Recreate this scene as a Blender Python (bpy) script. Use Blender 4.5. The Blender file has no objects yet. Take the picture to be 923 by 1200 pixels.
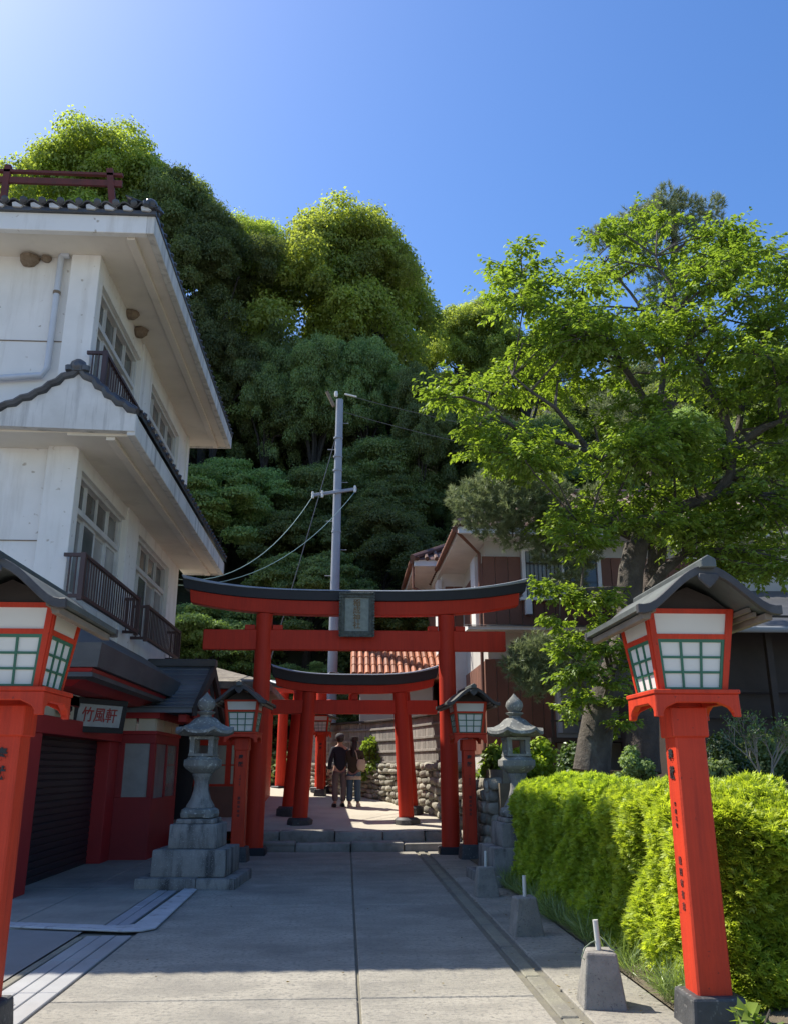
import bpy, bmesh, math, random
import numpy as np
from mathutils import Vector, Matrix
rad = math.radians
random.seed(7); RNG = np.random.default_rng(7)
sc = bpy.context.scene
COL = sc.collection

# ------------------------------------------------------------------ camera
CAM_H = 1.55; PITCH = 16.7; YAW = 3.07; FPX = 1000.0; PW, PH = 923.0, 1200.0
cam = bpy.data.cameras.new('camera'); camo = bpy.data.objects.new('camera', cam); COL.objects.link(camo)
camo.location = (0, 0, CAM_H); camo.rotation_euler = (rad(90 + PITCH), 0, rad(-YAW))
cam.sensor_fit = 'VERTICAL'; cam.sensor_height = 36.0; cam.lens = 36.0 * FPX / PH
cam.clip_start = 0.05; cam.clip_end = 2000
sc.camera = camo

# ------------------------------------------------------------------ light
SUN_EL, SUN_AZ = 53.5, 58.0            # azimuth measured from +Y towards -X
sun_dir = Vector((-math.sin(rad(SUN_AZ)) * math.cos(rad(SUN_EL)), math.cos(rad(SUN_AZ)) * math.cos(rad(SUN_EL)), math.sin(rad(SUN_EL))))
w = bpy.data.worlds.new('World'); sc.world = w; w.use_nodes = True
nt = w.node_tree; bg = nt.nodes['Background']; sky = nt.nodes.new('ShaderNodeTexSky')
sky.sky_type = 'NISHITA'; sky.sun_disc = False
sky.sun_elevation = rad(SUN_EL); sky.sun_rotation = rad(-SUN_AZ)
sky.air_density = 1.0; sky.dust_density = 0.8; sky.ozone_density = 2.0
hsv = nt.nodes.new('ShaderNodeHueSaturation'); hsv.inputs['Hue'].default_value = .507; hsv.inputs['Saturation'].default_value = 1.28; hsv.inputs['Value'].default_value = 1.0
nt.links.new(sky.outputs[0], hsv.inputs['Color']); nt.links.new(hsv.outputs[0], bg.inputs[0]); bg.inputs[1].default_value = 0.14
sl = bpy.data.lights.new('sun', 'SUN'); sl.energy = 5.0; sl.angle = rad(0.5); sl.color = (1.0, 0.94, 0.84)
so = bpy.data.objects.new('sun', sl); COL.objects.link(so)
so.rotation_euler = (-sun_dir).to_track_quat('-Z', 'Y').to_euler()
sc.view_settings.view_transform = 'Standard'; sc.view_settings.look = 'None'
sc.view_settings.gamma = 1.0; sc.view_settings.exposure = 0.68
sc.render.engine = 'CYCLES'

# ------------------------------------------------------------------ photo pixel -> point at a known depth
_th, _yw = rad(PITCH), rad(YAW)
_F = Vector((math.sin(_yw) * math.cos(_th), math.cos(_yw) * math.cos(_th), math.sin(_th)))
_R = Vector((math.cos(_yw), -math.sin(_yw), 0)); _U = _R.cross(_F)
def at(x, y, Y):
    d = _F + _R * ((x - PW / 2) / FPX) - _U * ((y - PH / 2) / FPX)
    return Vector((0, 0, CAM_H)) + d * (Y / d.y)

# ------------------------------------------------------------------ materials
MATS = {}
def _mix(nt, a, b, fac, blend='MIX'):
    m = nt.nodes.new('ShaderNodeMix'); m.data_type = 'RGBA'; m.blend_type = blend
    for s, v in ((m.inputs[6], a), (m.inputs[7], b), (m.inputs[0], fac)):
        if hasattr(v, 'is_output') or isinstance(v, bpy.types.NodeSocket): nt.links.new(v, s)
        elif isinstance(v, (int, float)): s.default_value = v
        else: s.default_value = (*v, 1)
    return m.outputs[2]
def _noise(nt, vec, scale, detail=4, rough=.6):
    n = nt.nodes.new('ShaderNodeTexNoise'); n.inputs['Scale'].default_value = scale
    n.inputs['Detail'].default_value = detail; n.inputs['Roughness'].default_value = rough
    nt.links.new(vec, n.inputs['Vector']); return n.outputs[0]
def _ramp(nt, v, p0, p1):
    r = nt.nodes.new('ShaderNodeMapRange'); r.inputs[1].default_value = p0; r.inputs[2].default_value = p1
    r.clamp = True; nt.links.new(v, r.inputs[0]); return r.outputs[0]
def _vscale(nt, vec, s):
    m = nt.nodes.new('ShaderNodeMapping'); m.inputs['Scale'].default_value = s
    nt.links.new(vec, m.inputs['Vector']); return m.outputs[0]
def pm(name, c1, c2=None, scale=3, rough=.6, bump=.0, bscale=40, stain=None, sscale=(5, 5, .5), srange=(.5, .75), speck=None, objrand=0, metal=0, spec=.5, spr=(.62, .7), sps=120, bdist=.01, grain=None, blot=None):
    """weathered surface: two-tone noise, optional streak stain, specks, fine bump"""
    m = bpy.data.materials.new(name); m.use_nodes = True; nt = m.node_tree
    b = nt.nodes['Principled BSDF']; g = nt.nodes.new('ShaderNodeNewGeometry'); pos = g.outputs['Position']
    c2 = c2 or tuple(x * .8 for x in c1)
    col = _mix(nt, c1, c2, _ramp(nt, _noise(nt, pos, scale), .3, .7))
    if objrand:
        oi = nt.nodes.new('ShaderNodeObjectInfo'); mr = nt.nodes.new('ShaderNodeMapRange')
        mr.inputs[3].default_value = 1 - objrand; mr.inputs[4].default_value = 1 + objrand
        nt.links.new(oi.outputs['Random'], mr.inputs[0])
        cc = nt.nodes.new('ShaderNodeCombineColor'); [nt.links.new(mr.outputs[0], cc.inputs[i]) for i in range(3)]
        col = _mix(nt, col, cc.outputs[0], 1.0, 'MULTIPLY')
    if stain:
        f = _ramp(nt, _noise(nt, _vscale(nt, pos, sscale), 1.0, 6, .65), *srange)
        mm = nt.nodes.new('ShaderNodeMath'); mm.operation = 'MULTIPLY'; mm.inputs[1].default_value = stain[3] if len(stain) > 3 else .6
        nt.links.new(f, mm.inputs[0]); col = _mix(nt, col, stain[:3], mm.outputs[0])
    if speck:
        f = _ramp(nt, _noise(nt, pos, sps, 2, .5), *spr)
        col = _mix(nt, col, speck, f)
    if blot:                                            # large irregular damp / dirt patches
        f = _ramp(nt, _noise(nt, pos, blot[3], 7, .7), .5, .64); mm = nt.nodes.new('ShaderNodeMath'); mm.operation = 'MULTIPLY'; mm.inputs[1].default_value = blot[4]
        nt.links.new(f, mm.inputs[0]); col = _mix(nt, col, blot[:3], mm.outputs[0])
    if grain:                                           # fine directional streaks (brushed concrete, wood fibre)
        f = _ramp(nt, _noise(nt, _vscale(nt, pos, grain[:3]), 1.0, 5, .7), .35, .7); mm = nt.nodes.new('ShaderNodeMath'); mm.operation = 'MULTIPLY'; mm.inputs[1].default_value = grain[3]
        nt.links.new(f, mm.inputs[0]); col = _mix(nt, col, tuple(x * .45 for x in c1), mm.outputs[0])
    nt.links.new(col, b.inputs['Base Color'])
    b.inputs['Roughness'].default_value = rough; b.inputs['Metallic'].default_value = metal
    b.inputs['Specular IOR Level'].default_value = spec
    if bump:
        bn = nt.nodes.new('ShaderNodeBump'); bn.inputs['Strength'].default_value = bump; bn.inputs['Distance'].default_value = bdist
        nt.links.new(_noise(nt, pos, bscale, 6, .65), bn.inputs['Height']); nt.links.new(bn.outputs[0], b.inputs['Normal'])
    MATS[name] = m; return m
def leafm(name, dark, light, trans, tr=.4, rough=.5, gl=.06, objrand=.15):
    m = bpy.data.materials.new(name); m.use_nodes = True; nt = m.node_tree; nt.nodes.clear()
    out = nt.nodes.new('ShaderNodeOutputMaterial')
    a = nt.nodes.new('ShaderNodeAttribute'); a.attribute_name = 'tint'
    oi = nt.nodes.new('ShaderNodeObjectInfo')
    hs = nt.nodes.new('ShaderNodeHueSaturation')
    mr = nt.nodes.new('ShaderNodeMapRange'); mr.inputs[3].default_value = 1 - objrand * 1.6; mr.inputs[4].default_value = 1 + objrand
    nt.links.new(oi.outputs['Random'], mr.inputs[0]); nt.links.new(mr.outputs[0], hs.inputs['Value'])
    mr2 = nt.nodes.new('ShaderNodeMapRange'); mr2.inputs[3].default_value = .5 - .008; mr2.inputs[4].default_value = .5 + .022
    nt.links.new(oi.outputs['Random'], mr2.inputs[0]); nt.links.new(mr2.outputs[0], hs.inputs['Hue'])
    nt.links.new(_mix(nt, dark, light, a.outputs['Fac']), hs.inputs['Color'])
    d = nt.nodes.new('ShaderNodeBsdfDiffuse'); t = nt.nodes.new('ShaderNodeBsdfTranslucent'); gg = nt.nodes.new('ShaderNodeBsdfGlossy')
    gg.inputs['Roughness'].default_value = rough; gg.inputs['Color'].default_value = (.9, .95, .9, 1)
    nt.links.new(hs.outputs[0], d.inputs[0])
    tc = _mix(nt, hs.outputs[0], trans, 1.0, 'MULTIPLY'); nt.links.new(tc, t.inputs[0])
    x = nt.nodes.new('ShaderNodeMixShader'); x.inputs[0].default_value = tr
    nt.links.new(d.outputs[0], x.inputs[1]); nt.links.new(t.outputs[0], x.inputs[2])
    y = nt.nodes.new('ShaderNodeMixShader'); y.inputs[0].default_value = gl
    nt.links.new(x.outputs[0], y.inputs[1]); nt.links.new(gg.outputs[0], y.inputs[2])
    nt.links.new(y.outputs[0], out.inputs[0]); MATS[name] = m; return m

pm('concrete', (.38, .35, .285), (.265, .248, .203), 1.6, .9, .8, 45, stain=(.17, .16, .135, .7), sscale=(1.1, 2.6, 1), srange=(.46, .72), speck=(.19, .18, .155), sps=26, spr=(.50, .70), objrand=.06, grain=(5, 34, 5, .4), blot=(.13, .125, .11, .55, .55))
pm('joint', (.14, .13, .105), (.20, .185, .13), 6, .95, .5, 60)
pm('joint_moss', (.17, .16, .13), (.25, .235, .17), 3, .95, .8, 40, speck=(.3, .28, .22), sps=40)
pm('asphalt', (.20, .195, .185), (.26, .25, .235), 1.2, .95, .8, 120, speck=(.30, .29, .27), sps=160)
pm('apron', (.33, .305, .25), (.24, .225, .19), 1.1, .9, .3, 50, stain=(.12, .115, .11, .7), sscale=(1, 1, 1), srange=(.48, .72), grain=(20, 3, 5, .3))
pm('plate', (.36, .36, .35), (.28, .28, .275), 2, .6, .2, 60, stain=(.25, .23, .2, .5), sscale=(2, 1, 1))
pm('plate_metal', (.42, .45, .48), (.33, .35, .38), 2, .45, .15, 60, metal=.3)
pm('ramp_paint', (.48, .48, .48), (.36, .36, .36), 3, .8, .3, 60, stain=(.16, .15, .14, .8), sscale=(7, 7, 1), srange=(.55, .68))
pm('soil', (.12, .095, .065), (.17, .14, .09), 4, .95, .9, 30, bdist=.03)
pm('forest_floor', (.03, .035, .015), (.06, .055, .025), 1, .95, .9, 6, bdist=.1)
pm('white_wall', (.80, .775, .725), (.71, .69, .64), 1.4, .85, .25, 40, stain=(.40, .35, .28, .55), sscale=(3.4, 3.4, .35), srange=(.52, .8), speck=(.45, .40, .33), sps=9, spr=(.69, .76))
pm('white_soffit', (.78, .71, .60), (.68, .62, .52), 1.2, .85, .2, 40, stain=(.42, .38, .31, .5), sscale=(1.5, 1.5, 1.5), srange=(.55, .8))  # white base warmed in place of light bounced up off the ground
pm('stained_white', (.70, .68, .63), (.56, .54, .49), 2, .85, .25, 40, stain=(.20, .19, .17, .75), sscale=(6, 6, .5), srange=(.5, .72))
pm('roof_tile', (.035, .037, .042), (.075, .078, .085), 4, .35, .2, 50, objrand=.25)
pm('plaster', (.62, .61, .58), (.45, .44, .42), 8, .9)
pm('rust', (.16, .035, .025), (.10, .03, .02), 5, .75, .4, 50)
pm('brown_metal', (.055, .028, .024), (.075, .04, .035), 5, .5)
pm('pipe_pvc', (.55, .58, .62), (.48, .5, .53), 3, .4)
pm('frame_white', (.62, .62, .60), (.5, .5, .48), 3, .5)
pm('glass_dark', (.022, .025, .027), (.04, .043, .045), 2, .05, objrand=.4, spec=.6)
pm('glass_grey', (.13, .135, .13), (.08, .085, .082), 1.5, .08, objrand=.4)
pm('sign_panel', (.40, .39, .36), (.30, .29, .27), 6, .7)
pm('glass_curtain', (.34, .335, .31), (.22, .22, .205), 1.5, .12, objrand=.35)
pm('nest_mud', (.17, .12, .08), (.26, .20, .14), 20, .95, 1, 60)
pm('vermilion', (.66, .055, .018), (.54, .040, .014), 2.2, .55, .25, 45, stain=(.30, .028, .015, .8), sscale=(7, 7, .9), srange=(.50, .76), speck=(.25, .03, .02), sps=24, spr=(.70, .76), spec=.3, grain=(45, 45, 1.2, .35))
pm('gate_red', (.62, .044, .018), (.52, .036, .016), 1.5, .6, .1, 30, stain=(.30, .024, .013, .6), sscale=(3, 3, .5), srange=(.52, .8), spec=.25, grain=(40, 40, 1.5, .32))
pm('dark_red', (.30, .016, .018), (.24, .013, .015), 2, .55, .1, 30)
pm('shop_red', (.40, .020, .020), (.32, .016, .017), 2, .55, .1, 30)
pm('black_paint', (.008, .010, .016), (.014, .016, .024), 3, .55, .1, 30)
pm('black_stone', (.035, .036, .038), (.075, .075, .075), 7, .6, .5, 40, speck=(.17, .17, .16), sps=30, spr=(.62, .75))
pm('paper', (.74, .73, .68), (.68, .67, .62), 1, .45, spec=.4)
pm('green_lattice', (.035, .17, .10), (.03, .13, .08), 3, .5)
pm('lantern_roof', (.036, .034, .035), (.06, .056, .056), 3, .6, .2, 40, stain=(.13, .13, .12, .5), sscale=(4, 4, 4))
pm('lantern_roof_top', (.11, .125, .115), (.055, .062, .06), 3, .55, .2, 40)
pm('ink', (.012, .011, .011), (.02, .018, .018), 3, .6)
pm('ink_faded', (.16, .022, .014), (.05, .014, .012), 30, .6)
pm('red_ink', (.33, .03, .025), None, 3, .6)
pm('old_timber', (.24, .195, .15), (.16, .13, .10), 4, .8, .3, 30)
pm('cream', (.62, .55, .40), (.54, .47, .34), 2, .7)
pm('canopy_metal', (.055, .056, .058), (.085, .085, .085), 2, .5, .2, 30, stain=(.13, .12, .11, .6), sscale=(1, 1, 6))
pm('copper_roof', (.085, .10, .115), (.13, .15, .165), 2, .45, .15, 30, objrand=.2)
pm('shutter_dark', (.009, .010, .015), (.014, .015, .02), 2, .45)
pm('thatch', (.30, .27, .22), (.16, .14, .115), 6, .95, .8, 30, stain=(.12, .10, .09, .8), sscale=(1.5, 9, 1.5), srange=(.45, .6))
pm('granite', (.23, .23, .205), (.15, .15, .135), 3, .9, .7, 60, stain=(.07, .072, .065, .7), sscale=(3, 3, 2), srange=(.48, .72), speck=(.36, .36, .31), sps=22, spr=(.58, .68))
pm('granite_streak', (.27, .26, .235), (.17, .165, .15), 3, .9, .8, 60, stain=(.035, .036, .036, .88), sscale=(6, 6, 1.3), srange=(.47, .66), speck=(.34, .33, .31), sps=90)
pm('wall_stone', (.36, .335, .275), (.24, .225, .18), 5, .95, .9, 30, stain=(.10, .12, .055, .6), sscale=(3, 3, 3), srange=(.5, .75), objrand=.35, bdist=.03)
pm('step_stone', (.33, .31, .27), (.24, .225, .195), 3, .95, .9, 30, stain=(.10, .10, .07, .7), sscale=(4, 4, 4), objrand=.15)
pm('terrace', (.50, .46, .37), (.42, .385, .31), 1.2, .95, .6, 40, stain=(.22, .2, .15, .5), sscale=(1, 1, 1))
pm('fence_wood', (.36, .33, .285), (.25, .23, .20), 3, .9, .6, 30, grain=(40, 40, 1.5, .5), stain=(.10, .092, .08, .6), sscale=(12, 12, .8), objrand=.25)
pm('bollard_concrete', (.29, .27, .235), (.20, .19, .165), 5, .95, .9, 45, stain=(.14, .135, .12, .6), sscale=(9, 9, 9), srange=(.52, .7), speck=(.14, .13, .12), sps=60)
pm('rope_green', (.22, .27, .18), None, 3, .9)
pm('pipe_white', (.60, .60, .56), (.50, .50, .46), 10, .5)
pm('pole_metal', (.30, .33, .37), (.26, .28, .32), 2, .5)
pm('wire_teal', (.22, .36, .34), None, 2, .5)
pm('wire_grey', (.12, .12, .125), None, 2, .5)
pm('house_brown', (.20, .085, .052), (.15, .065, .042), 2, .7, .15, 30, objrand=.12)
pm('house_white', (.72, .71, .68), (.62, .61, .58), 2, .8)
pm('house_cream', (.52, .50, .45), (.46, .44, .40), 2, .8)
pm('house_tile', (.13, .062, .042), (.085, .045, .034), 3, .5, .2, 30, objrand=.3)
pm('orange_tile', (.38, .13, .055), (.27, .09, .045), 3, .6, .2, 30, objrand=.3)
pm('shutter_grey', (.26, .285, .285), (.21, .23, .23), 2, .4)
pm('dark_wood', (.03, .022, .018), (.045, .032, .026), 3, .7, .3, 30)
pm('bark', (.06, .05, .04), (.115, .10, .082), 5, .95, 1, 18, stain=(.20, .20, .17, .5), sscale=(6, 6, 3), srange=(.55, .72), bdist=.04)
pm('forest_bark', (.03, .026, .022), (.045, .04, .034), 5, .95, 1, 12, bdist=.06)
pm('pine_bark', (.11, .085, .07), (.06, .047, .04), 5, .95, 1, 12, bdist=.06)
pm('twig_pale', (.26, .24, .21), (.2, .18, .16), 5, .9)
pm('moss', (.10, .12, .035), (.16, .16, .06), 8, .95, 1, 40)
pm('skin', (.45, .28, .20), None, 2, .6)
pm('navy_cloth', (.006, .008, .017), (.010, .012, .022), 3, .9)
pm('taupe_cloth', (.14, .115, .11), (.115, .095, .09), 3, .9)
pm('olive_cloth', (.035, .028, .016), (.05, .04, .024), 3, .9)
pm('denim', (.06, .11, .16), (.045, .085, .13), 3, .9)
pm('beige_cloth', (.45, .39, .30), None, 3, .9)
pm('hair_black', (.010, .009, .009), None, 3, .5)
pm('cap_grey', (.06, .062, .066), None, 3, .9)
pm('shoe_dark', (.02, .018, .018), None, 3, .6)
pm('shoe_light', (.5, .46, .4), None, 3, .6)
pm('plaque_wood', (.13, .15, .135), (.05, .056, .05), 14, .7, .8, 40)
pm('plaque_panel', (.30, .34, .31), (.20, .235, .22), 10, .6, .4, 30)
pm('gold_worn', (.26, .17, .075), (.13, .085, .05), 20, .5)
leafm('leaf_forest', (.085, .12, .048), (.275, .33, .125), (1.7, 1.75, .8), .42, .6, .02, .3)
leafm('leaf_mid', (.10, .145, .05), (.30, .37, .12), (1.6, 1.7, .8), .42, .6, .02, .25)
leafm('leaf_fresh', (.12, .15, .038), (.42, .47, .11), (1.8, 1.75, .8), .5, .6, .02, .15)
leafm('leaf_tree', (.10, .15, .025), (.32, .38, .065), (1.7, 1.75, .75), .45, .45, .03, .0)
leafm('leaf_pine', (.09, .13, .06), (.33, .39, .19), (1.2, 1.2, 1.0), .35, .5, .05, .0)
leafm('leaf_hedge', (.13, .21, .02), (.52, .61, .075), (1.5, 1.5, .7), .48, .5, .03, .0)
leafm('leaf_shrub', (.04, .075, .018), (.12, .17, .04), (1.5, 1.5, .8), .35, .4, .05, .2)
leafm('dry_leaf', (.08, .055, .03), (.22, .17, .08), (1.2, 1.1, .8), .2, .6, .02, .0)
leafm('grass_blade', (.12, .17, .05), (.36, .42, .13), (1.4, 1.5, .8), .35, .4, .05, .0)

# ------------------------------------------------------------------ mesh building
def link(o, parent=None):
    COL.objects.link(o)
    if parent is not None: o.parent = parent
    return o
class MB:
    def __init__(s): s.v = []; s.f = []
    def add(s, v, f):
        n = len(s.v); s.v += [tuple(p) for p in v]; s.f += [tuple(i + n for i in q) for q in f]; return s
    def box(s, x0, x1, y0, y1, z0, z1):
        return s.add([(x0, y0, z0), (x1, y0, z0), (x1, y1, z0), (x0, y1, z0), (x0, y0, z1), (x1, y0, z1), (x1, y1, z1), (x0, y1, z1)],
                     [(0, 3, 2, 1), (4, 5, 6, 7), (0, 1, 5, 4), (1, 2, 6, 5), (2, 3, 7, 6), (3, 0, 4, 7)])
    def frustum(s, cx, cy, z0, z1, a0, b0, a1, b1):
        v = [(cx - a0, cy - b0, z0), (cx + a0, cy - b0, z0), (cx + a0, cy + b0, z0), (cx - a0, cy + b0, z0),
             (cx - a1, cy - b1, z1), (cx + a1, cy - b1, z1), (cx + a1, cy + b1, z1), (cx - a1, cy + b1, z1)]
        return s.add(v, [(0, 3, 2, 1), (4, 5, 6, 7), (0, 1, 5, 4), (1, 2, 6, 5), (2, 3, 7, 6), (3, 0, 4, 7)])
    def bar(s, a, b, w, h, up=(0, 0, 1)):
        a, b = Vector(a), Vector(b); d = (b - a).normalized(); r = d.cross(Vector(up))
        if r.length < 1e-4: r = d.cross(Vector((0, 1, 0)))
        r.normalize(); u = r.cross(d)
        v = [p + r * (sx * w / 2) + u * (sz * h / 2) for p in (a, b) for sx, sz in ((-1, -1), (1, -1), (1, 1), (-1, 1))]
        return s.add(v, [(0, 1, 2, 3), (7, 6, 5, 4), (0, 4, 5, 1), (1, 5, 6, 2), (2, 6, 7, 3), (3, 7, 4, 0)])
    def tube(s, pts, radii, n=8, cap=True):
        pts = [Vector(p) for p in pts]; rings = []
        if not hasattr(radii, '__len__'): radii = [radii] * len(pts)
        ref = Vector((.31, .87, .13))
        for i, p in enumerate(pts):
            d = (pts[min(i + 1, len(pts) - 1)] - pts[max(i - 1, 0)]).normalized()
            r = d.cross(ref).normalized(); u = r.cross(d)
            rings.append([p + (r * math.cos(2 * math.pi * k / n) + u * math.sin(2 * math.pi * k / n)) * radii[i] for k in range(n)])
        v = [q for r in rings for q in r]; f = []
        for i in range(len(pts) - 1):
            for k in range(n):
                f.append((i * n + k, i * n + (k + 1) % n, (i + 1) * n + (k + 1) % n, (i + 1) * n + k))
        if cap: f.append(tuple(range(n - 1, -1, -1))); f.append(tuple((len(pts) - 1) * n + k for k in range(n)))
        return s.add(v, f)
    def lathe(s, prof, n=16, c=(0, 0, 0), sx=1, sy=1, rot=0):
        v = []; f = []
        for r, z in prof:
            for k in range(n):
                a = 2 * math.pi * k / n + rot; v.append((c[0] + r * math.cos(a) * sx, c[1] + r * math.sin(a) * sy, c[2] + z))
        for i in range(len(prof) - 1):
            for k in range(n): f.append((i * n + k, i * n + (k + 1) % n, (i + 1) * n + (k + 1) % n, (i + 1) * n + k))
        f.append(tuple(range(n - 1, -1, -1))); f.append(tuple((len(prof) - 1) * n + k for k in range(n)))
        return s.add(v, f)
    def prism(s, poly, a, b, axis='y'):
        """polygon in the plane across `axis`, extruded from a to b"""
        n = len(poly)
        def P(p, t): return (p[0], t, p[1]) if axis == 'y' else ((t, p[0], p[1]) if axis == 'x' else (p[0], p[1], t))
        v = [P(p, a) for p in poly] + [P(p, b) for p in poly]
        f = [tuple(range(n)), tuple(range(2 * n - 1, n - 1, -1))] + [(i, i + n, (i + 1) % n + n, (i + 1) % n) for i in range(n)]
        return s.add(v, f)
    def mesh(s, name, mat=None, bev=0, smooth=False, seg=1):
        me = bpy.data.meshes.new(name); bm = bmesh.new()
        vs = [bm.verts.new(p) for p in s.v]
        for q in s.f:
            try: bm.faces.new([vs[i] for i in q])
            except ValueError: pass
        bmesh.ops.recalc_face_normals(bm, faces=bm.faces[:])
        if bev:
            ed = [e for e in bm.edges if len(e.link_faces) == 2 and e.calc_face_angle(0) > .5]
            bmesh.ops.bevel(bm, geom=ed, offset=bev, segments=seg, affect='EDGES', profile=.5, clamp_overlap=True)
        if smooth:
            for fc in bm.faces: fc.smooth = True
        bm.to_mesh(me); bm.free()
        if smooth: me.set_sharp_from_angle(angle=rad(38))
        if mat: me.materials.append(MATS[mat])
        return me
    def build(s, name, mat, parent=None, bev=0, smooth=False, seg=1, loc=None, rz=0):
        o = bpy.data.objects.new(name, s.mesh(name, mat, bev, smooth, seg))
        if loc is not None: o.location = loc
        o.rotation_euler.z = rz
        return link(o, parent)
def piece(name, me, parent, loc=(0, 0, 0), rot=(0, 0, 0), scl=(1, 1, 1), label=None):
    o = bpy.data.objects.new(name, me); o.location = loc; o.rotation_euler = rot; o.scale = scl
    if label: o['label'] = label
    return link(o, parent)
def tag(o, label=None, cat=None, group=None, kind=None):
    if label: o['label'] = label
    if cat: o['category'] = cat
    if group: o['group'] = group
    if kind: o['kind'] = kind
    return o
def empty(name, loc=(0, 0, 0), rz=0, label=None, cat=None, group=None):
    o = bpy.data.objects.new(name, None); o.location = loc; o.rotation_euler.z = rz; o.empty_display_size = .1
    link(o); return tag(o, label, cat, group)
def copy_tree(o, parent=None):
    c = o.copy(); link(c)
    if parent is not None: c.parent = parent
    for ch in list(o.children): copy_tree(ch, c)
    return c
def text_mesh(body, size, mat, name='lettering', vertical=False, extrude=.002, bold=.0, spacing=1.12):
    """flat lettering as mesh, centred, in the XZ plane facing -Y"""
    cu = bpy.data.curves.new(name, 'FONT'); cu.body = '\n'.join(body) if vertical else body
    cu.size = size; cu.extrude = extrude; cu.offset = bold; cu.align_x = 'CENTER'; cu.align_y = 'CENTER'; cu.space_line = spacing; cu.resolution_u = 2
    t = bpy.data.objects.new('tmp', cu); COL.objects.link(t); bpy.context.view_layer.update()
    me = bpy.data.meshes.new_from_object(t.evaluated_get(bpy.context.evaluated_depsgraph_get()))
    bpy.data.objects.remove(t); bpy.data.curves.remove(cu)
    me.transform(Matrix.Rotation(rad(90), 4, 'X')); me.materials.clear(); me.materials.append(MATS[mat]); me.name = name
    return me
def fast_mesh(name, V, F, mat, tint=None, smooth=False):
    """V (n,3), F (m,k) numpy"""
    me = bpy.data.meshes.new(name); V = np.ascontiguousarray(V, np.float32); F = np.ascontiguousarray(F, np.int32)
    me.vertices.add(len(V)); me.vertices.foreach_set('co', V.ravel())
    m, k = F.shape; me.loops.add(m * k); me.loops.foreach_set('vertex_index', F.ravel())
    me.polygons.add(m); me.polygons.foreach_set('loop_start', np.arange(0, m * k, k, dtype=np.int32))
    if smooth: me.polygons.foreach_set('use_smooth', np.ones(m, bool))
    me.update(calc_edges=True)
    if tint is not None:
        a = me.attributes.new('tint', 'FLOAT', 'POINT'); a.data.foreach_set('value', np.ascontiguousarray(tint, np.float32))
    me.materials.append(MATS[mat]); return me
def unit(v): return v / np.maximum(np.linalg.norm(v, axis=1, keepdims=True), 1e-6)
def leaves(name, P, A, N, L, W, tint, mat, fold=.12, droop=.0, blade=False):
    """one folded diamond blade per row: base P, axis A, normal N"""
    n = len(P); A = unit(A); S = unit(np.cross(A, N)); N2 = np.cross(S, A)
    L = np.broadcast_to(L, n)[:, None]; W = np.broadcast_to(W, n)[:, None]
    b = P; t = P + A * L - N2 * L * droop; mid = P + A * L * .45
    l = mid + S * W * .5 + N2 * W * fold; r = mid - S * W * .5 + N2 * W * fold
    V = np.stack([b, l, t, r], 1).reshape(-1, 3); i = np.arange(n)[:, None] * 4
    if blade: return fast_mesh(name, V, np.concatenate([np.stack([i, i + 3, i + 1], 1).reshape(-1, 3), np.stack([i + 1, i + 3, i + 2], 1).reshape(-1, 3)]), mat, np.repeat(tint, 4))
    F = np.concatenate([np.stack([i, i + 2, i + 1], 1).reshape(-1, 3), np.stack([i, i + 3, i + 2], 1).reshape(-1, 3)])
    return fast_mesh(name, V, F, mat, np.repeat(tint, 4))
def rdir(n, rng=RNG): return unit(rng.normal(size=(n, 3)))

# ================================================================== SETTING
def sheet(name, mat, x0, x1, y0, y1, z, nx=1, ny=1, fz=None, kind='structure'):
    xs = np.linspace(x0, x1, nx + 1); ys = np.linspace(y0, y1, ny + 1); X, Y = np.meshgrid(xs, ys)
    Z = np.full_like(X, z) if fz is None else fz(X, Y)
    V = np.stack([X, Y, Z], -1).reshape(-1, 3); j, i = np.meshgrid(np.arange(ny), np.arange(nx), indexing='ij')
    a = (j * (nx + 1) + i).ravel(); F = np.stack([a, a + 1, a + nx + 2, a + nx + 1], 1)
    o = bpy.data.objects.new(name, fast_mesh(name, V, F, mat, smooth=True)); link(o); o['kind'] = kind; return o
sheet('ground', 'asphalt', -300, 300, -200, 400, -.05)
# concrete road: recessed joints, one object for each slab
sheet('side_road', 'asphalt', -14, -2.581, -30, 9.61, -.006)
road = sheet('pavement', 'joint', -2.03, 2.2, -4, 17.75, -.022)
def slab(x0, x1, y0, y1, par, mat='concrete', z=0, h=.03, bev=.008, name='slab'):
    j = lambda: random.uniform(-.002, .002)
    return MB().box(x0, x1, y0, y1, z - h, z + j()).build(name, mat, par, bev)
ys = [-4, -1.9, 2.4, 6.73, 11.03, 15.43, 17.72]
for a, b in zip(ys, ys[1:]):
    slab(-2.02, .105, a + .011, b - .011, road)
    slab(.127, 1.36, a + .011, b - .011, road)
for a, b in zip([-4, -1, 3, 5.6, 8.2, 10.9, 13.6], [-1, 3, 5.6, 8.2, 10.9, 13.6, 17.72]): slab(1.60, 2.2, a + .008, b - .008, road)
for k in range(18):                                    # narrow drain blocks between the two joints
    a = -3 + k * 1.15; slab(1.42, 1.54, a + .012, a + 1.13, road, 'joint_moss', -.004)
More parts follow.
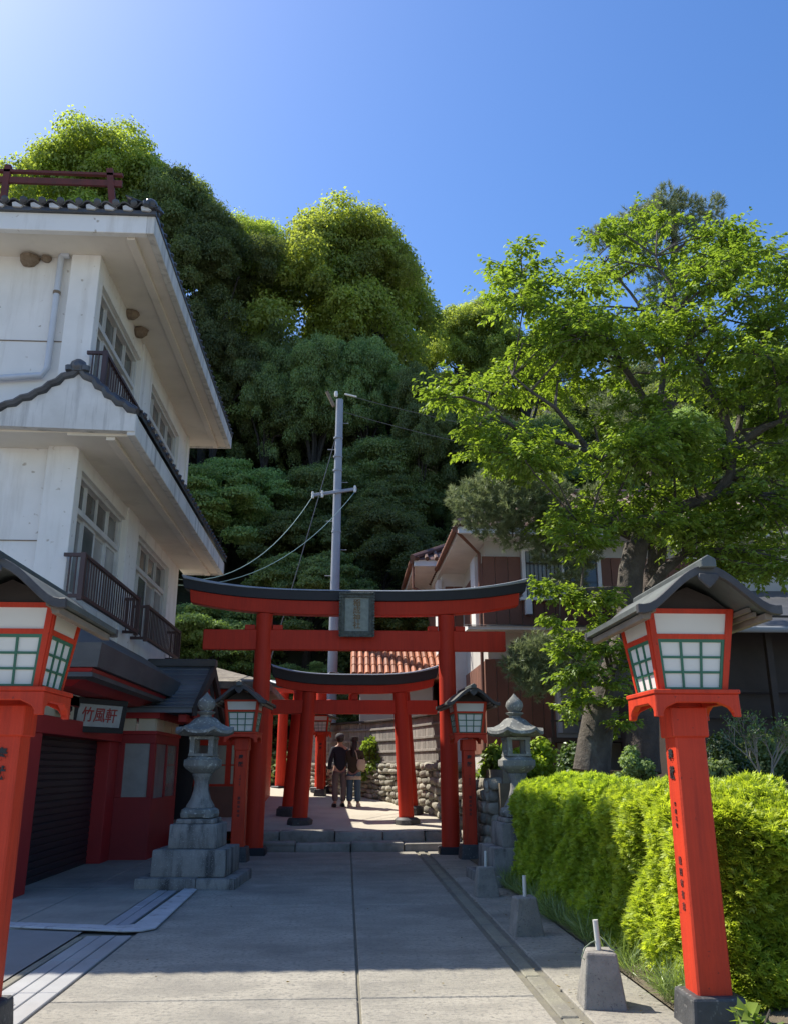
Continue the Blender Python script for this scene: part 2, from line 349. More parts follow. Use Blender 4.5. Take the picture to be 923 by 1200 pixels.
# gutter with cover plates on the left
gut = sheet('drain_channel', 'joint', -2.58, -2.03, -4, 12.4, -.024)
for k in range(12):
    a = -4 + k * 1.1; b = min(a + 1.085, 9.25)
    if a > 9.2: break
    for x0, x1 in ((-2.56, -2.49), (-2.465, -2.335), (-2.325, -2.195), (-2.185, -2.04)):
        slab(x0, x1, a, b, gut, 'plate' if x0 > -2.48 else 'joint_moss', .004 if x0 > -2.48 else -.004, .03, .006, 'cover_plate')
for k in range(2):
    a = 9.58 + k * 1.38
    for x0, x1 in ((-2.44, -2.325), (-2.315, -2.20)): slab(x0, x1, a, a + 1.37, gut, 'plate_metal', .008, .03, .006, 'cover_plate')
apr = sheet('apron', 'joint', -4.6, -2.58, 9.4, 20.5, -.026)
ay = [9.62, 12.6, 15.2, 17.8, 20.4]
for a, b in zip(ay, ay[1:]):
    for x0, x1 in ((-4.4, -3.42), (-3.41, -2.46)): slab(x0, x1, a + .005, b - .005, apr, 'apron', .004)
# pale painted vehicle ramp strip lying across the gutter
r = MB(); pl = [(-3.55, 9.62), (-3.62, 9.72), (-3.5, 9.92), (-2.25, 9.58), (-2.1, 9.66), (-2.12, 12.38), (-1.94, 12.25), (-1.86, 9.5), (-1.98, 9.33), (-2.2, 9.32)]
pl = [(-3.60, 9.70), (-3.62, 9.80), (-3.52, 9.90), (-2.22, 9.60), (-2.13, 9.68), (-2.11, 12.36), (-2.0, 12.40), (-1.93, 12.30), (-1.87, 9.48), (-1.97, 9.34), (-2.15, 9.32)]
r.prism(pl, .006, .026, 'z'); o = r.build('ramp_strip', 'ramp_paint', None, .006)
tag(o, 'pale painted angled ramp strip lying flat over the gutter beside the garage', 'ramp strip')
# terrace behind the gate
def tz(x, y): return .33 + np.clip(np.asarray(y) - 18.3, 0, 9) * .073
sheet('terrace', 'terrace', -5.2, 2.6, 18.25, 28.5, 0, 24, 30, lambda X, Y: tz(X, Y) + .012 * np.sin(X * 3.1 + Y * 1.7) * np.sin(Y * 2.3))
stp = sheet('steps', 'joint', -2.1, 2.45, 17.74, 18.3, .12)
def stone_block(x0, x1, y0, y1, z0, z1, par, name='step_stone', mat='step_stone', bev=.03, jit=.012):
    m = MB().box(x0, x1, y0, y1, z0, z1); m.v = [tuple(c + random.uniform(-jit, jit) for c in p) for p in m.v]
    return m.build(name, mat, par, bev, seg=2, smooth=True)
for lo, hi, y0, y1, xs in ((-.05, .155, 17.74, 18.25, [-2.1, -.95, .12, 1.15, 2.4]), (.05, .335, 18.17, 18.62, [-2.15, -1.3, -.2, .75, 1.6, 2.45])):
    for a, b in zip(xs, xs[1:]): stone_block(a + .008, b - .008, y0 + random.uniform(-.03, .03), y1, lo, hi + random.uniform(-.012, .012), stp)
# planting bed and raised garden
sheet('planting_bed', 'soil', 2.2, 3.4, -4, 16.5, .006, 12, 80, lambda X, Y: .006 + .05 * np.clip(X - 2.2, 0, 1) + .015 * np.sin(X * 9 + Y * 3) * np.clip((X - 2.2) * 4, 0, 1))
g = MB(); g.box(3.35, 45, 10.6, 40, -.05, 1.3); g.box(2.62, 3.35, 15.2, 19, -.05, 1.298)
o = g.build('garden_ground', 'soil'); o['kind'] = 'structure'
g = MB().prism([(2.62, 19), (10, 19), (10, 40), (-2, 40), (-1.2, 28.5), (-.9, 27), (.75, 24.75), (2.15, 21.5)], -.05, 1.5, 'z')
o = g.build('garden_bank', 'soil'); o['kind'] = 'structure'

# hill behind
def hz(x, y):
    x = np.asarray(x, float); y = np.asarray(y, float)
    front = 28.2 - 3.0 * np.clip((-x - 6) / 14, 0, 1.5) + 3.0 * np.clip((x - 3) / 10, 0, 1)
    t = np.clip(y - front, 0, 60)
    return .95 + .84 * t * np.clip(t / 6, .35, 1) + .5 * np.sin(x * .31 + 1) * np.sin(y * .27) * np.clip(t / 8, 0, 1) - .006 * np.clip(t - 25, 0, 99) ** 2
sheet('hill', 'forest_floor', -70, 80, 25, 110, 0, 75, 60, lambda X, Y: np.where(hz(X, Y) <= .951, -.2, hz(X, Y)))

# ------------------------------------------------------------------ stone retaining wall + plank fence
WL = [(2.62, 15.25), (2.58, 17.2), (2.34, 18.75), (2.12, 20.6), (1.55, 22.6), (.6, 24.5), (-.5, 25.9), (-1.5, 27.0)]
def along(pts, t):
    for a, b in zip(pts, pts[1:]):
        l = math.dist(a, b)
        if t <= l: k = t / l; return (a[0] + (b[0] - a[0]) * k, a[1] + (b[1] - a[1]) * k), math.atan2(b[1] - a[1], b[0] - a[0])
        t -= l
    return pts[-1], math.atan2(pts[-1][1] - pts[-2][1], pts[-1][0] - pts[-2][0])
WLEN = sum(math.dist(a, b) for a, b in zip(WL, WL[1:]))
STONES = []
for s in range(8):
    bm = bmesh.new(); bmesh.ops.create_icosphere(bm, subdivisions=2, radius=1); rs = random.Random(s)
    for v in bm.verts:
        p = v.co.copy(); q = Vector([math.copysign(abs(c) ** .6, c) for c in p]); v.co = q * (1 + rs.uniform(-.17, .12))
    me = bpy.data.meshes.new('stone'); 
    for f in bm.faces: f.smooth = True
    bm.to_mesh(me); bm.free(); me.materials.append(MATS['wall_stone']); STONES.append(me)
wallt = empty('stone_wall', (2.5, 17.5, 0), 0, 'rough rubble stone retaining wall carrying the plank fence beside the path', 'wall')
core = MB()
for a, b in zip(WL, WL[1:]):
    d = Vector((b[0] - a[0], b[1] - a[1], 0)).normalized(); nrm = Vector((d.y, -d.x, 0)) * .22
    A = Vector((*a, 0)) + nrm; B = Vector((*b, 0)) + nrm
    core.bar((A.x, A.y, .72), (B.x, B.y, .72), .30, 1.6)
o = core.build('mortar', 'joint', wallt); o.matrix_parent_inverse = Matrix.Translation((-2.5, -17.5, 0))
t = .1
zc = None
rows = 7
for rrow in range(rows):
    t = random.uniform(0, .2)
    while t < WLEN - .1:
        wd = random.uniform(.22, .42); (x, y), ang = along(WL, t + wd / 2)
        base = 0.0 if y < 18.2 else float(tz(x, y)); top = 1.36 if y < 18.6 else 1.66
        hh = (top - base) / rows; z = base + hh * (rrow + .5)
        if not (y > 26 and rrow < 0):
            piece('stone', random.choice(STONES), wallt, (x - 2.5 + random.uniform(-.03, .03), y - 17.5, z + random.uniform(-.02, .02)), (random.uniform(-.1, .1), random.uniform(-.18, .18), ang + random.choice((0, math.pi)) + random.uniform(-.1, .1)), (wd * .5, random.uniform(.12, .17), hh * .56))
        t += wd * .97
fence = empty('plank_fence', (2.1, 19, 1.65), 0, 'weathered grey plank fence standing on the rubble stone wall', 'fence')
FP = [(2.30, 18.95), (2.18, 20.6), (1.62, 22.65), (.67, 24.6), (-.45, 26.0), (-1.45, 27.1)]
FLEN = sum(math.dist(a, b) for a, b in zip(FP, FP[1:]))
pme = MB().box(-.09, .09, -.012, .012, 0, 1.12).mesh('plank', 'fence_wood', .004)
t = .1
while t < FLEN:
    (x, y), ang = along(FP, t); piece('plank', pme, fence, (x - 2.1, y - 19, random.uniform(-.03, .0)), (0, random.uniform(-.01, .01), ang)); t += .186
for zz in (.03, .3, .6, .9):
    for a, b in zip(FP, FP[1:]):
        d = Vector((b[0] - a[0], b[1] - a[1])).normalized(); n = Vector((-d.y, d.x)) * .03
        o = MB().bar((a[0] + n.x - 2.1, a[1] + n.y - 19, zz + .02), (b[0] + n.x - 2.1, b[1] + n.y - 19, zz + .02), .035, .055).build('batten', 'fence_wood', fence, .005)
for a, b in zip(FP, FP[1:]):
    MB().bar((a[0] - 2.1, a[1] - 19, 1.14), (b[0] - 2.1, b[1] - 19, 1.14), .22, .05).build('cap_board', 'dark_wood', fence, .006)

# ================================================================== WHITE BUILDING
bld = empty('white_building', (-4.1, 12.3, 0), 0, 'three storey white plastered building with grey tiled eaves over a red storefront', 'building')
BO = Vector((4.1, -12.3, 0))
class PB(MB):
    """world coordinates, parented under the white building"""
    def build(s, name, mat, parent=None, **k):
        par = parent or bld; off = -Vector(par_world(par)); s.v = [(p[0] + off.x, p[1] + off.y, p[2] + off.z) for p in s.v]
        return MB.build(s, name, mat, par, **k)
def par_world(o):
    l = Vector((0, 0, 0))
    while o is not None: l += o.location; o = o.parent
    return l
m = PB()
m.box(-4.4, -4.1, 12.56, 20.4, 2.45, 4.0); m.box(-4.4, -4.1, 12.56, 20.4, 5.92, 7.2); m.box(-4.4, -4.1, 12.56, 20.4, 9.15, 9.52)
for z0, z1 in ((4.0, 5.92), (7.2, 9.15)):
    m.box(-4.4, -4.1, 15.3, 16.2, z0, z1); m.box(-4.4, -4.1, 19.3, 20.4, z0, z1)
m.build('side_wall', 'white_wall')
PB().box(-16, -4.45, 12.36, 12.7, 0, 2.598).build('storefront_wall', 'shop_red')
m = PB(); m.box(-16, -4.55, 12.42, 12.7, 2.6, 9.52); m.build('front_wall', 'white_wall')
PB().box(-16, -4.4, 20.1, 20.39, 0, 9.52).build('back_wall', 'white_wall')
PB().box(-4.55, -4.09, 12.3, 12.558, 2.61, 9.52).build('column', 'white_wall', bev=.008)
for yy in (15.3, 20.15): PB().box(-4.2, -4.06, yy + .012, yy + (.87 if yy < 16 else .27), 7.2 if yy > 16 else 2.6, 9.52).build('pilaster', 'white_wall', bev=.006)
for zz in (4.75, 8.0): PB().box(-16, -4.552, 12.405, 12.42, zz, zz + .012).build('wall_crack', 'nest_mud')
# window bays
def window(y0, y1, z0, z1, tr, sashes, lower):
    f = PB(); x0, x1 = -4.32, -4.17
    f.box(x0, x1, y0, y0 + .06, z0, z1); f.box(x0, x1, y1 - .06, y1, z0, z1)
    f.box(x0, x1, y0 + .06, y1 - .06, z0, z0 + .06); f.box(x0, x1, y0 + .06, y1 - .06, z1 - .06, z1); f.box(x0, x1, y0 + .06, y1 - .06, tr, tr + .09)
    wn = f.build('window', 'frame_white', bev=.004)
    n = sashes; wd = (y1 - y0 - .12) / n
    for k in range(n):
        a = y0 + .06 + k * wd; off = .035 * (k % 2)
        p = PB().box(-4.27, -4.26, a + .03, a + wd - .03, tr + .12, z1 - .08); p.build('pane', 'glass_grey', wn)
        s = PB(); s.box(-4.285 + off, -4.25 + off, a, a + .035, tr + .09, z1 - .06); s.box(-4.285 + off, -4.25 + off, a + wd - .035, a + wd, tr + .09, z1 - .06); s.box(-4.285 + off, -4.25 + off, a + .03, a + wd - .03, tr + .092, tr + .12); s.build('sash', 'frame_white', wn)
        s = PB(); s.box(-4.285 + off, -4.25 + off, a, a + .04, z0 + .06, tr); s.box(-4.285 + off, -4.25 + off, a + wd - .04, a + wd, z0 + .06, tr)
        s.box(-4.285 + off, -4.25 + off, a + .04, a + wd - .04, z0 + .06, z0 + .13); s.box(-4.285 + off, -4.25 + off, a + .04, a + wd - .04, tr - .05, tr); s.build('sash', 'frame_white', wn)
        PB().box(-4.275 + off, -4.262 + off, a + .04, a + wd - .04, z0 + .13, tr - .05).build('pane', lower[k % len(lower)], wn)
for y0, y1 in ((12.56, 15.3), (16.2, 19.3)):
    window(y0, y1, 4.0, 5.92, 5.3, 4, ('glass_curtain', 'glass_grey', 'glass_curtain', 'glass_curtain'))
    window(y0, y1, 7.2, 9.15, 8.5, 4, ('glass_grey', 'glass_dark', 'glass_curtain', 'glass_grey'))
# balcony rails
bar_me = None
def railing(y0, y1, z0, z1, xo=-3.82):
    f = PB()
    f.bar((xo, y0, z1), (xo, y1, z1), .06, .05); f.bar((xo, y0, z0), (xo, y1, z0), .06, .05)
    f.bar((-4.1, y0, z1 - .002), (xo - .03, y0, z1 - .002), .05, .05); f.bar((-4.1, y1, z1 - .002), (xo - .03, y1, z1 - .002), .05, .05)
    f.bar((-4.1, y0, z0), (xo - .03, y0, z0), .05, .05); f.bar((-4.1, y1, z0), (xo - .03, y1, z0), .05, .05)
    for yy in (y0, y1): f.box(xo - .035, xo + .035, yy - .035, yy + .035, z0 - .06, z1 + .03)
    ro = f.build('railing', 'brown_metal')
    me = MB().box(-.010, .010, -.010, .010, 0, z1 - z0).mesh('baluster', 'brown_metal')
    w0 = par_world(ro); n = int((y1 - y0) / .135)
    for k in range(1, n): piece('baluster', me, ro, (xo - w0.x, y0 + (y1 - y0) * k / n - w0.y, z0 - w0.z))
    for k in (1, 2):
        for yy in (y0, y1): piece('baluster', me, ro, (-4.1 + .093 * k - w0.x, yy - w0.y, z0 - w0.z))
for z0, z1 in ((3.90, 4.50), (7.12, 7.72)):
    railing(12.2, 15.6, z0, z1); railing(16.35, 19.6, z0, z1)
# eaves
def eave(z, x_in):
    PB().box(x_in, -3.22, 11.74, 20.9, z, z + .06).build('soffit', 'white_soffit')
    PB().box(-3.55, -3.42, 11.76, 20.88, z - .055, z - .002).build('soffit_batten', 'white_soffit', bev=.006)
    PB().box(-3.218, -3.10, 11.62, 20.95, z - .03, z + .28).build('fascia', 'stained_white', bev=.008)
    PB().box(x_in, -3.22, 20.9, 20.95, z - .03, z + .28).build('fascia', 'stained_white')
eave(9.52, -16); eave(6.16, -4.1)
PB().box(-16, -3.22, 11.62, 11.738, 9.49, 9.80).build('fascia', 'white_wall', bev=.008)
# upper hipped roof with eave tiles
m = PB(); e = [(-16, 11.56, 9.86), (-3.08, 11.56, 9.86), (-3.08, 20.98, 9.86), (-16, 20.98, 9.86)]
rz_ = 9.86 + .42 * 4.7
m.add(e + [(-7.7, 16.2, rz_), (-16, 16.2, rz_)] + [(p[0], p[1], 9.80) for p in e], [(0, 1, 4, 5), (1, 2, 4), (2, 3, 5, 4), (0, 5, 3), (6, 7, 1, 0), (7, 8, 2, 1), (8, 9, 3, 2), (9, 6, 0, 3), (6, 9, 8, 7)])
roof = m.build('roof', 'roof_tile')
def tile_mesh(wd=.28, ln=.5, th=.024):
    N = 10; prof = []
    for i in range(N + 1):
        s = i / N; prof.append(((s - .5) * wd, .034 * math.sin(s * 2 * math.pi * .95 + .3) + .0))
    V = []; F = []
    for y in (0, ln):
        for k, dz in ((0, 0), (1, -th)):
            for p in prof: V.append((p[0], y, p[1] + dz))
    n = N + 1
    for i in range(N):
        F += [(i, i + 1, 2 * n + i + 1, 2 * n + i), (n + i + 1, n + i, 3 * n + i, 3 * n + i + 1), (i + 1, i, n + i, n + i + 1), (2 * n + i, 2 * n + i + 1, 3 * n + i + 1, 3 * n + i)]
    F += [(0, 2 * n, 3 * n, n), (N, n + N, 3 * n + N, 2 * n + N)]
    mm = MB().add(V, F)
    # turned-down face at the eave end and round cap
    mm.lathe([(.055, -.02), (.055, .02), (.03, .03)], 8, (0, 0, 0)); q = len(mm.v)
    mm.v[-24:] = [(p[0] + .07, -p[2] , p[1] - .0 + .01) for p in mm.v[-24:]]
    return mm
tile_me = tile_mesh().mesh('roof_tile', 'roof_tile', smooth=True)
plaster_me = MB().prism([(-.10, -.045), (.02, -.055), (.05, -.03), (-.0, .0), (-.06, .035), (-.11, .02)], 0, .05, 'y').mesh('plaster', 'plaster')
rw = par_world(roof); sl_ = math.atan(.42)
for k in range(22):
    x = -3.2 - k * .28; piece('roof_tile', tile_me, roof, Vector((x, 11.50, 9.93)) - rw, (sl_, 0, 0)); piece('plaster', plaster_me, roof, Vector((x, 11.525, 9.885)) - rw)
for k in range(34):
    y = 11.62 + k * .278; piece('roof_tile', tile_me, roof, Vector((-3.085, y, 9.875)) - rw, (sl_, 0, rad(90)), (1, 1, .6))
def onigawara(name, loc, s, par, mat='roof_tile', rz=0):
    m = MB(); m.lathe([(.02, 0), (.16, .02), (.19, .12), (.15, .24), (.06, .30)], 12, (0, 0, 0), 1, .6)
    m.lathe([(.02, -.06), (.09, -.05), (.10, .05), (.02, .07)], 10, (.16, -.02, .08), 1, 1); m.lathe([(.02, -.06), (.09, -.05), (.10, .05), (.02, .07)], 10, (-.16, -.02, .08), 1, 1)
    m.lathe([(.10, -.05), (.11, 0), (.05, .05)], 12, (0, 0, 0)); m.v[-36:] = [(p[0], -p[2] - .10, p[1] + .14) for p in m.v[-36:]]
    m.v = [(p[0] * s, p[1] * s, p[2] * s) for p in m.v]
    o = m.build(name, mat, par, smooth=True); o.location = Vector(loc) - par_world(par); o.rotation_euler.z = rz; return o
onigawara('ridge_end_tile', (-3.16, 11.56, 9.88), .6, roof, rz=rad(45))
hip = PB()
for k in range(9):
    a = Vector((-3.2, 11.7, 9.96)).lerp(Vector((-7.7, 16.2, rz_ + .08)), k / 9); b = Vector((-3.2, 11.7, 9.96)).lerp(Vector((-7.7, 16.2, rz_ + .08)), (k + .96) / 9)
    hip.tube([a, b], [.12, .115], 8)
hip.build('hip_ridge', 'roof_tile', roof, smooth=True)
# lower pent roof with gable end
m = PB(); gp = [(-5.35, 6.24), (-3.11, 6.19), (-3.11, 6.46), (-3.45, 6.66), (-3.75, 6.93), (-3.98, 7.10), (-4.2, 6.98), (-4.55, 6.72), (-4.95, 6.52), (-5.35, 6.40)]
m.prism(gp, 11.60, 11.74, 'y'); ge = m.build('gable_end', 'stained_white')
PB().box(-5.35, -4.1, 11.742, 12.415, 6.20, 6.26).build('soffit', 'white_soffit')
m = PB(); m.prism([(-3.06, 6.46), (-3.06, 6.53), (-3.98, 7.16), (-4.09, 7.14), (-4.09, 6.9), (-3.98, 7.04)], 11.744, 20.95, 'y'); lr = m.build('lower_roof', 'roof_tile')
m = PB(); m.prism([(-4.1, 7.10), (-4.0, 7.15), (-5.35, 6.5), (-5.35, 6.40)], 11.744, 12.41, 'y'); m.build('lower_roof', 'roof_tile')
lw = par_world(lr); sl2 = math.atan(.65)
for k in range(33):
    piece('roof_tile', tile_me, lr, Vector((-3.06, 11.8 + k * .278, 6.54)) - lw, (sl2, 0, rad(90)), (1, 1, .8))
vt = MB().tube([(0, -.17, 0), (0, .12, .0)], [.07, .062], 8).mesh('verge_tile', 'roof_tile', smooth=True)
vt = MB().tube([(-.15, 0, -.01), (0, 0, .025), (.15, 0, -.01)], [.062, .07, .062], 8).mesh('verge_tile', 'roof_tile', smooth=True)
gtop = gp[2:]
for a, b in zip(gtop, gtop[1:]):
    n = max(1, round(math.dist(a, b) / .24))
    for k in range(n):
        t = (k + .5) / n; x = a[0] + (b[0] - a[0]) * t; z = a[1] + (b[1] - a[1]) * t
        piece('verge_tile', vt, lr, Vector((x, 11.63, z + .04)) - lw, (0, -math.atan2(b[1] - a[1], b[0] - a[0]) + 0, 0), (math.dist(a, b) / n / .27, 1.5, 1))
onigawara('ridge_end_tile', (-4.0, 11.58, 7.08), .7, lr)
# drain pipe, nests, roof-top railing
m = PB(); m.tube([(-4.73, 12.33, 9.5), (-4.73, 12.33, 7.5), (-4.80, 12.33, 7.38), (-5.6, 12.33, 7.30)], [.05] * 4, 10); m.tube([(-4.73, 12.33, 9.52), (-4.60, 12.33, 9.52)], [.06, .06], 8)
dp = m.build('drain_pipe', 'pipe_pvc', smooth=True)
PB().tube([(-4.73, 12.33, 8.85), (-4.73, 12.33, 8.80)], [.06, .06], 8).build('pipe_clamp', 'nest_mud', dp)
for x, y, z, s in ((-4.02, 14.1, 9.44, .13), (-4.02, 14.75, 9.43, .15), (-5.25, 12.38, 9.40, .16), (-4.98, 12.38, 9.45, .08)):
    m = MB(); m.lathe([(.02, -.5), (.6, -.35), (1, .1), (1.05, .5), (.9, .55)], 10); m.v = [(p[0] * s * random.uniform(.85, 1.15), p[1] * s * random.uniform(.85, 1.15), p[2] * s) for p in m.v]
    o = m.build('swallow_nest', 'nest_mud', bld, smooth=True); o.location = Vector((x, y, z)) - par_world(bld)
m = PB(); m.bar((-9, 13, 11.60), (-4.1, 13, 11.60), .07, .05); m.bar((-9, 13, 11.42), (-4.1, 13, 11.42), .05, .12)
rr = m.build('roof_railing', 'rust')
for x in (-4.22, -6.1, -8): PB().bar((x - .12 * (x > -5), 13, 11.72), (x + .1 * (x > -5), 13, 10.3), .11, .07, (0, 1, 0)).build('railing_post', 'rust', rr)
# ---------------- storefront
PB().box(-4.42, -4.08, 11.62, 12.10, 0, 2.0).build('pillar', 'shop_red', bev=.008)
PB().box(-4.44, -4.06, 11.58, 16.28, 2.0, 2.24).build('beam', 'shop_red', bev=.008)
for a, b in ((11.62, 12.9), (12.98, 13.55), (14.35, 15.2), (15.28, 16.2)): PB().box(-4.36, -4.14, a, b, 2.242, 2.44).build('frieze_panel', 'cream')
PB().box(-4.42, -4.10, 11.60, 16.28, 2.442, 2.60).build('beam', 'dark_red', bev=.006)
PB().box(-4.40, -4.12, 15.72, 16.28, 0, 1.998).build('pillar', 'shop_red', bev=.008)
sh = PB().box(-4.40, -4.36, 12.1, 15.72, .0, 2.0).build('shutter', 'shutter_dark')
me = MB().box(0, .02, 0, 3.6, 0, .085).mesh('slat', 'shutter_dark', .01); sw = par_world(sh)
for k in range(20): piece('slat', me, sh, Vector((-4.36, 12.11, .01 + k * .098)) - sw)
for x, y, z in ((-4.05, 12.75, 2.36), (-4.05, 15.25, 2.34)):   # dark carved brackets under the frieze
    m = MB(); m.tube([(0, -.14, .02), (0.05, -.05, -.03), (.06, .05, .0), (.02, .15, -.05)], [.03, .06, .055, .02], 7); m.tube([(.03, -.02, .05), (.08, .04, -.08)], [.05, .02], 6)
    o = m.build('carved_bracket', 'ink', bld, smooth=True); o.location = Vector((x, y, z)) - par_world(bld)
# name board, tilted towards the street
sg = empty('name_board', (-3.9, 14.05, 2.34), rad(58), 'framed white name board with red characters hung over the dark garage opening', 'sign')
m = MB()
m.box(-.54, .54, -.03, .03, .17, .26); m.box(-.54, .54, -.03, .03, -.26, -.17); m.box(-.54, -.45, -.03, .03, -.17, .17); m.box(.45, .54, -.03, .03, -.17, .17)
m.build('frame', 'ink', sg, .006); MB().box(-.46, .46, -.012, .02, -.17, .17).build('panel', 'sign_panel', sg)
piece('lettering', text_mesh('竹風軒', .24, 'red_ink', bold=.002), sg, (0, -.016, -.005))
sg.rotation_euler.x = rad(8)
# canopy (dark sheet metal over red underside), along the street side and round the front
def loft(rings, close=True):
    n = len(rings[0]); v = [p for r in rings for p in r]; f = []
    for i in range(len(rings) - 1):
        for k in range(n): f.append((i * n + k, i * n + (k + 1) % n, (i + 1) * n + (k + 1) % n, (i + 1) * n + k))
    f.append(tuple(range(n))); f.append(tuple(reversed(range((len(rings) - 1) * n, len(rings) * n))))
    return v, f
def canopy_ring(kind, prof):
    out = []
    for dx, z in prof: out.append((-4.06 + dx, 17.3, z) if kind == 0 else ((-4.06 + dx, 12.38 - dx * .98, z) if kind == 1 else (-9, 12.38 - dx * .98, z)))
    return out
dark = [(0, 3.66), (.72, 3.20), (.78, 3.16), (.74, 2.84), (.66, 2.84), (.60, 2.90), (0, 3.1)]
m = PB(); m.add(*loft([canopy_ring(k, dark) for k in (0, 1, 2)])); m.build('canopy', 'canopy_metal')
red = [(0.01, 3.095), (.59, 2.885), (.655, 2.835), (.62, 2.77), (.54, 2.76), (.50, 2.72), (.30, 2.62), (.0, 2.602)]
m = PB(); m.add(*loft([canopy_ring(k, red) for k in (0, 1, 2)])); m.build('canopy_soffit', 'shop_red')
gb = [(.66, 2.80), (.665, 2.74), (.55, 2.71), (.545, 2.76)]
m = PB(); m.add(*loft([canopy_ring(k, [(a, z - .02) for a, z in gb]) for k in (0, 1, 2)])); m.build('canopy_moulding', 'canopy_metal')
# red bay with glazed panels
m = PB(); m.box(-4.16, -3.47, 16.302, 16.36, 0, 1.05); m.box(-4.16, -3.47, 16.302, 16.36, 1.98, 2.14)
m.box(-4.16, -4.10, 16.302, 16.36, 1.05, 1.98)
for x in (-4.1, -3.56): m.box(x, x + .09, 16.302, 16.36, 1.05, 1.98)
m.box(-3.53, -3.47, 16.362, 18.6, 0, 1.02); m.box(-3.53, -3.47, 16.362, 18.6, 1.98, 2.14)
for y in (16.362, 17.40, 18.50): m.box(-3.53, -3.47, y, y + .10, 1.02, 1.98)
bay = m.build('bay_wall', 'dark_red', bev=.006)
PB().box(-4.01, -3.56, 16.33, 16.34, 1.05, 1.98).build('pane', 'glass_curtain', bay)
for a, b in ((16.46, 17.40), (17.50, 18.50)): PB().box(-3.51, -3.50, a, b, 1.02, 1.98).build('pane', 'glass_curtain', bay)
PB().box(-4.1, -3.45, 16.28, 18.65, 2.142, 2.20).build('bay_rail', 'shop_red', bay)
for a, b in ((-4.08, -3.85), (-3.80, -3.50)): PB().box(a, b, 16.32, 16.36, 2.202, 2.42).build('frieze_panel', 'cream', bay)
for a, b in ((16.4, 17.0), (17.08, 17.8), (17.88, 18.55)): PB().box(-3.53, -3.49, a, b, 2.202, 2.42).build('frieze_panel', 'cream', bay)
PB().box(-4.1, -3.42, 16.26, 18.70, 2.422, 2.55).build('beam', 'shop_red', bay)
PB().box(-4.3, -4.12, 18.6, 20.35, 0, 2.5).build('dark_doorway', 'shutter_dark'); PB().box(-4.11, -3.42, 20.2, 20.36, 0, 2.6).build('dark_doorway', 'shutter_dark')  # solid black boxes: shade of the unlit interior put into the colour
# porch gable roof with shingle courses
m = PB(); m.prism([(16.15, 2.60), (17.15, 2.98), (18.0, 3.56), (18.85, 2.98), (19.85, 2.60), (19.85, 2.52), (18.85, 2.88), (18.0, 3.44), (17.15, 2.88), (16.15, 2.52)], -4.09, -2.82, 'x'); po = m.build('porch_roof', 'copper_roof')
PB().bar((-4.09, 18.0, 3.62), (-2.70, 18.0, 3.62), .26, .16).build('porch_ridge', 'canopy_metal', po, bev=.02)
pw = par_world(po)
for i, (a, b) in enumerate((((16.12, 2.60), (17.15, 2.985)), ((17.15, 2.985), (18.0, 3.57)))):
    n = 5
    for k in range(n):
        t0, t1 = k / n, (k + 1.12) / n; y0, z0 = a[0] + (b[0] - a[0]) * t0, a[1] + (b[1] - a[1]) * t0; y1, z1 = a[0] + (b[0] - a[0]) * t1, a[1] + (b[1] - a[1]) * t1
        PB().prism([(y0, z0 + .006), (y1, z1 + .006), (y1, z1 + .012), (y0, z0 + .034)], -4.085, -2.80, 'x').build('shingle_course', 'copper_roof', po)
m = PB(); m.prism([(16.1, 2.64), (18.0, 3.60), (19.9, 2.64), (19.9, 2.46), (18.0, 3.36), (16.1, 2.46)], -2.80, -2.72, 'x'); m.build('bargeboard', 'dark_wood', po)
m = PB(); m.prism([(16.6, 2.45), (18.0, 3.3), (19.4, 2.45)], -2.92, -2.86, 'x'); m.build('gable_panel', 'dark_red', po)
PB().box(-3.1, -2.95, 16.35, 19.6, 2.36, 2.50).build('porch_beam', 'shop_red', po, bev=.01)

# ================================================================== RED SHRINE SHOP behind the porch
shop = empty('shrine_shop', (-2.7, 20.6, .1), 0, 'red wooden shrine shop with bark roof and lattice window behind the stone lantern', 'building')
def sb(m, name, mat, par=None, **k):
    par = par or shop; o = par_world(par); m.v = [(p[0] - o.x, p[1] - o.y, p[2] - o.z) for p in m.v]; return m.build(name, mat, par, **k)
m = MB(); m.box(-6, -2.08, 20.55, 20.65, 0, 1.2); m.box(-6, -2.08, 20.55, 20.65, 2.05, 3.3); m.box(-2.18, -2.08, 20.66, 25, 0, 3.3)
for x in (-6, -3.5, -2.75, -2.18): m.box(x, x + .1, 20.55, 20.65, 1.2, 2.05)
sb(m, 'wall', 'gate_red')
sb(MB().box(-5.9, -2.18, 20.50, 20.548, .15, 1.15), 'dado', 'house_brown')
m = MB()
for x in (-2.56, -2.38, -2.66): m.box(x, x + .03, 20.56, 20.59, 1.2, 2.05)
m.box(-3.4, -2.18, 20.555, 20.585, 1.6, 1.63); wd_ = sb(m, 'window_lattice', 'gate_red')
sb(MB().box(-3.4, -2.18, 20.61, 20.62, 1.2, 2.05), 'pane', 'glass_curtain', wd_)
m = MB(); e = [(-7, 19.7, 3.45), (-1.75, 19.7, 3.42), (-1.75, 25.6, 3.42), (-7, 25.6, 3.45)]
m.add(e + [(-3.6, 21.5, 4.02), (-3.6, 23.6, 4.02), (-7, 22, 4.7)] + [(p[0], p[1], p[2] - .16) for p in e], [(0, 1, 4, 6), (1, 2, 5, 4), (2, 3, 6, 5), (4, 5, 6), (0, 6, 3), (7, 8, 1, 0), (8, 9, 2, 1), (9, 10, 3, 2), (10, 7, 0, 3), (7, 10, 9, 8)])
sb(m, 'roof', 'thatch')
sb(MB().box(-6.8, -1.95, 19.9, 19.98, 3.02, 3.28), 'fascia', 'gate_red')

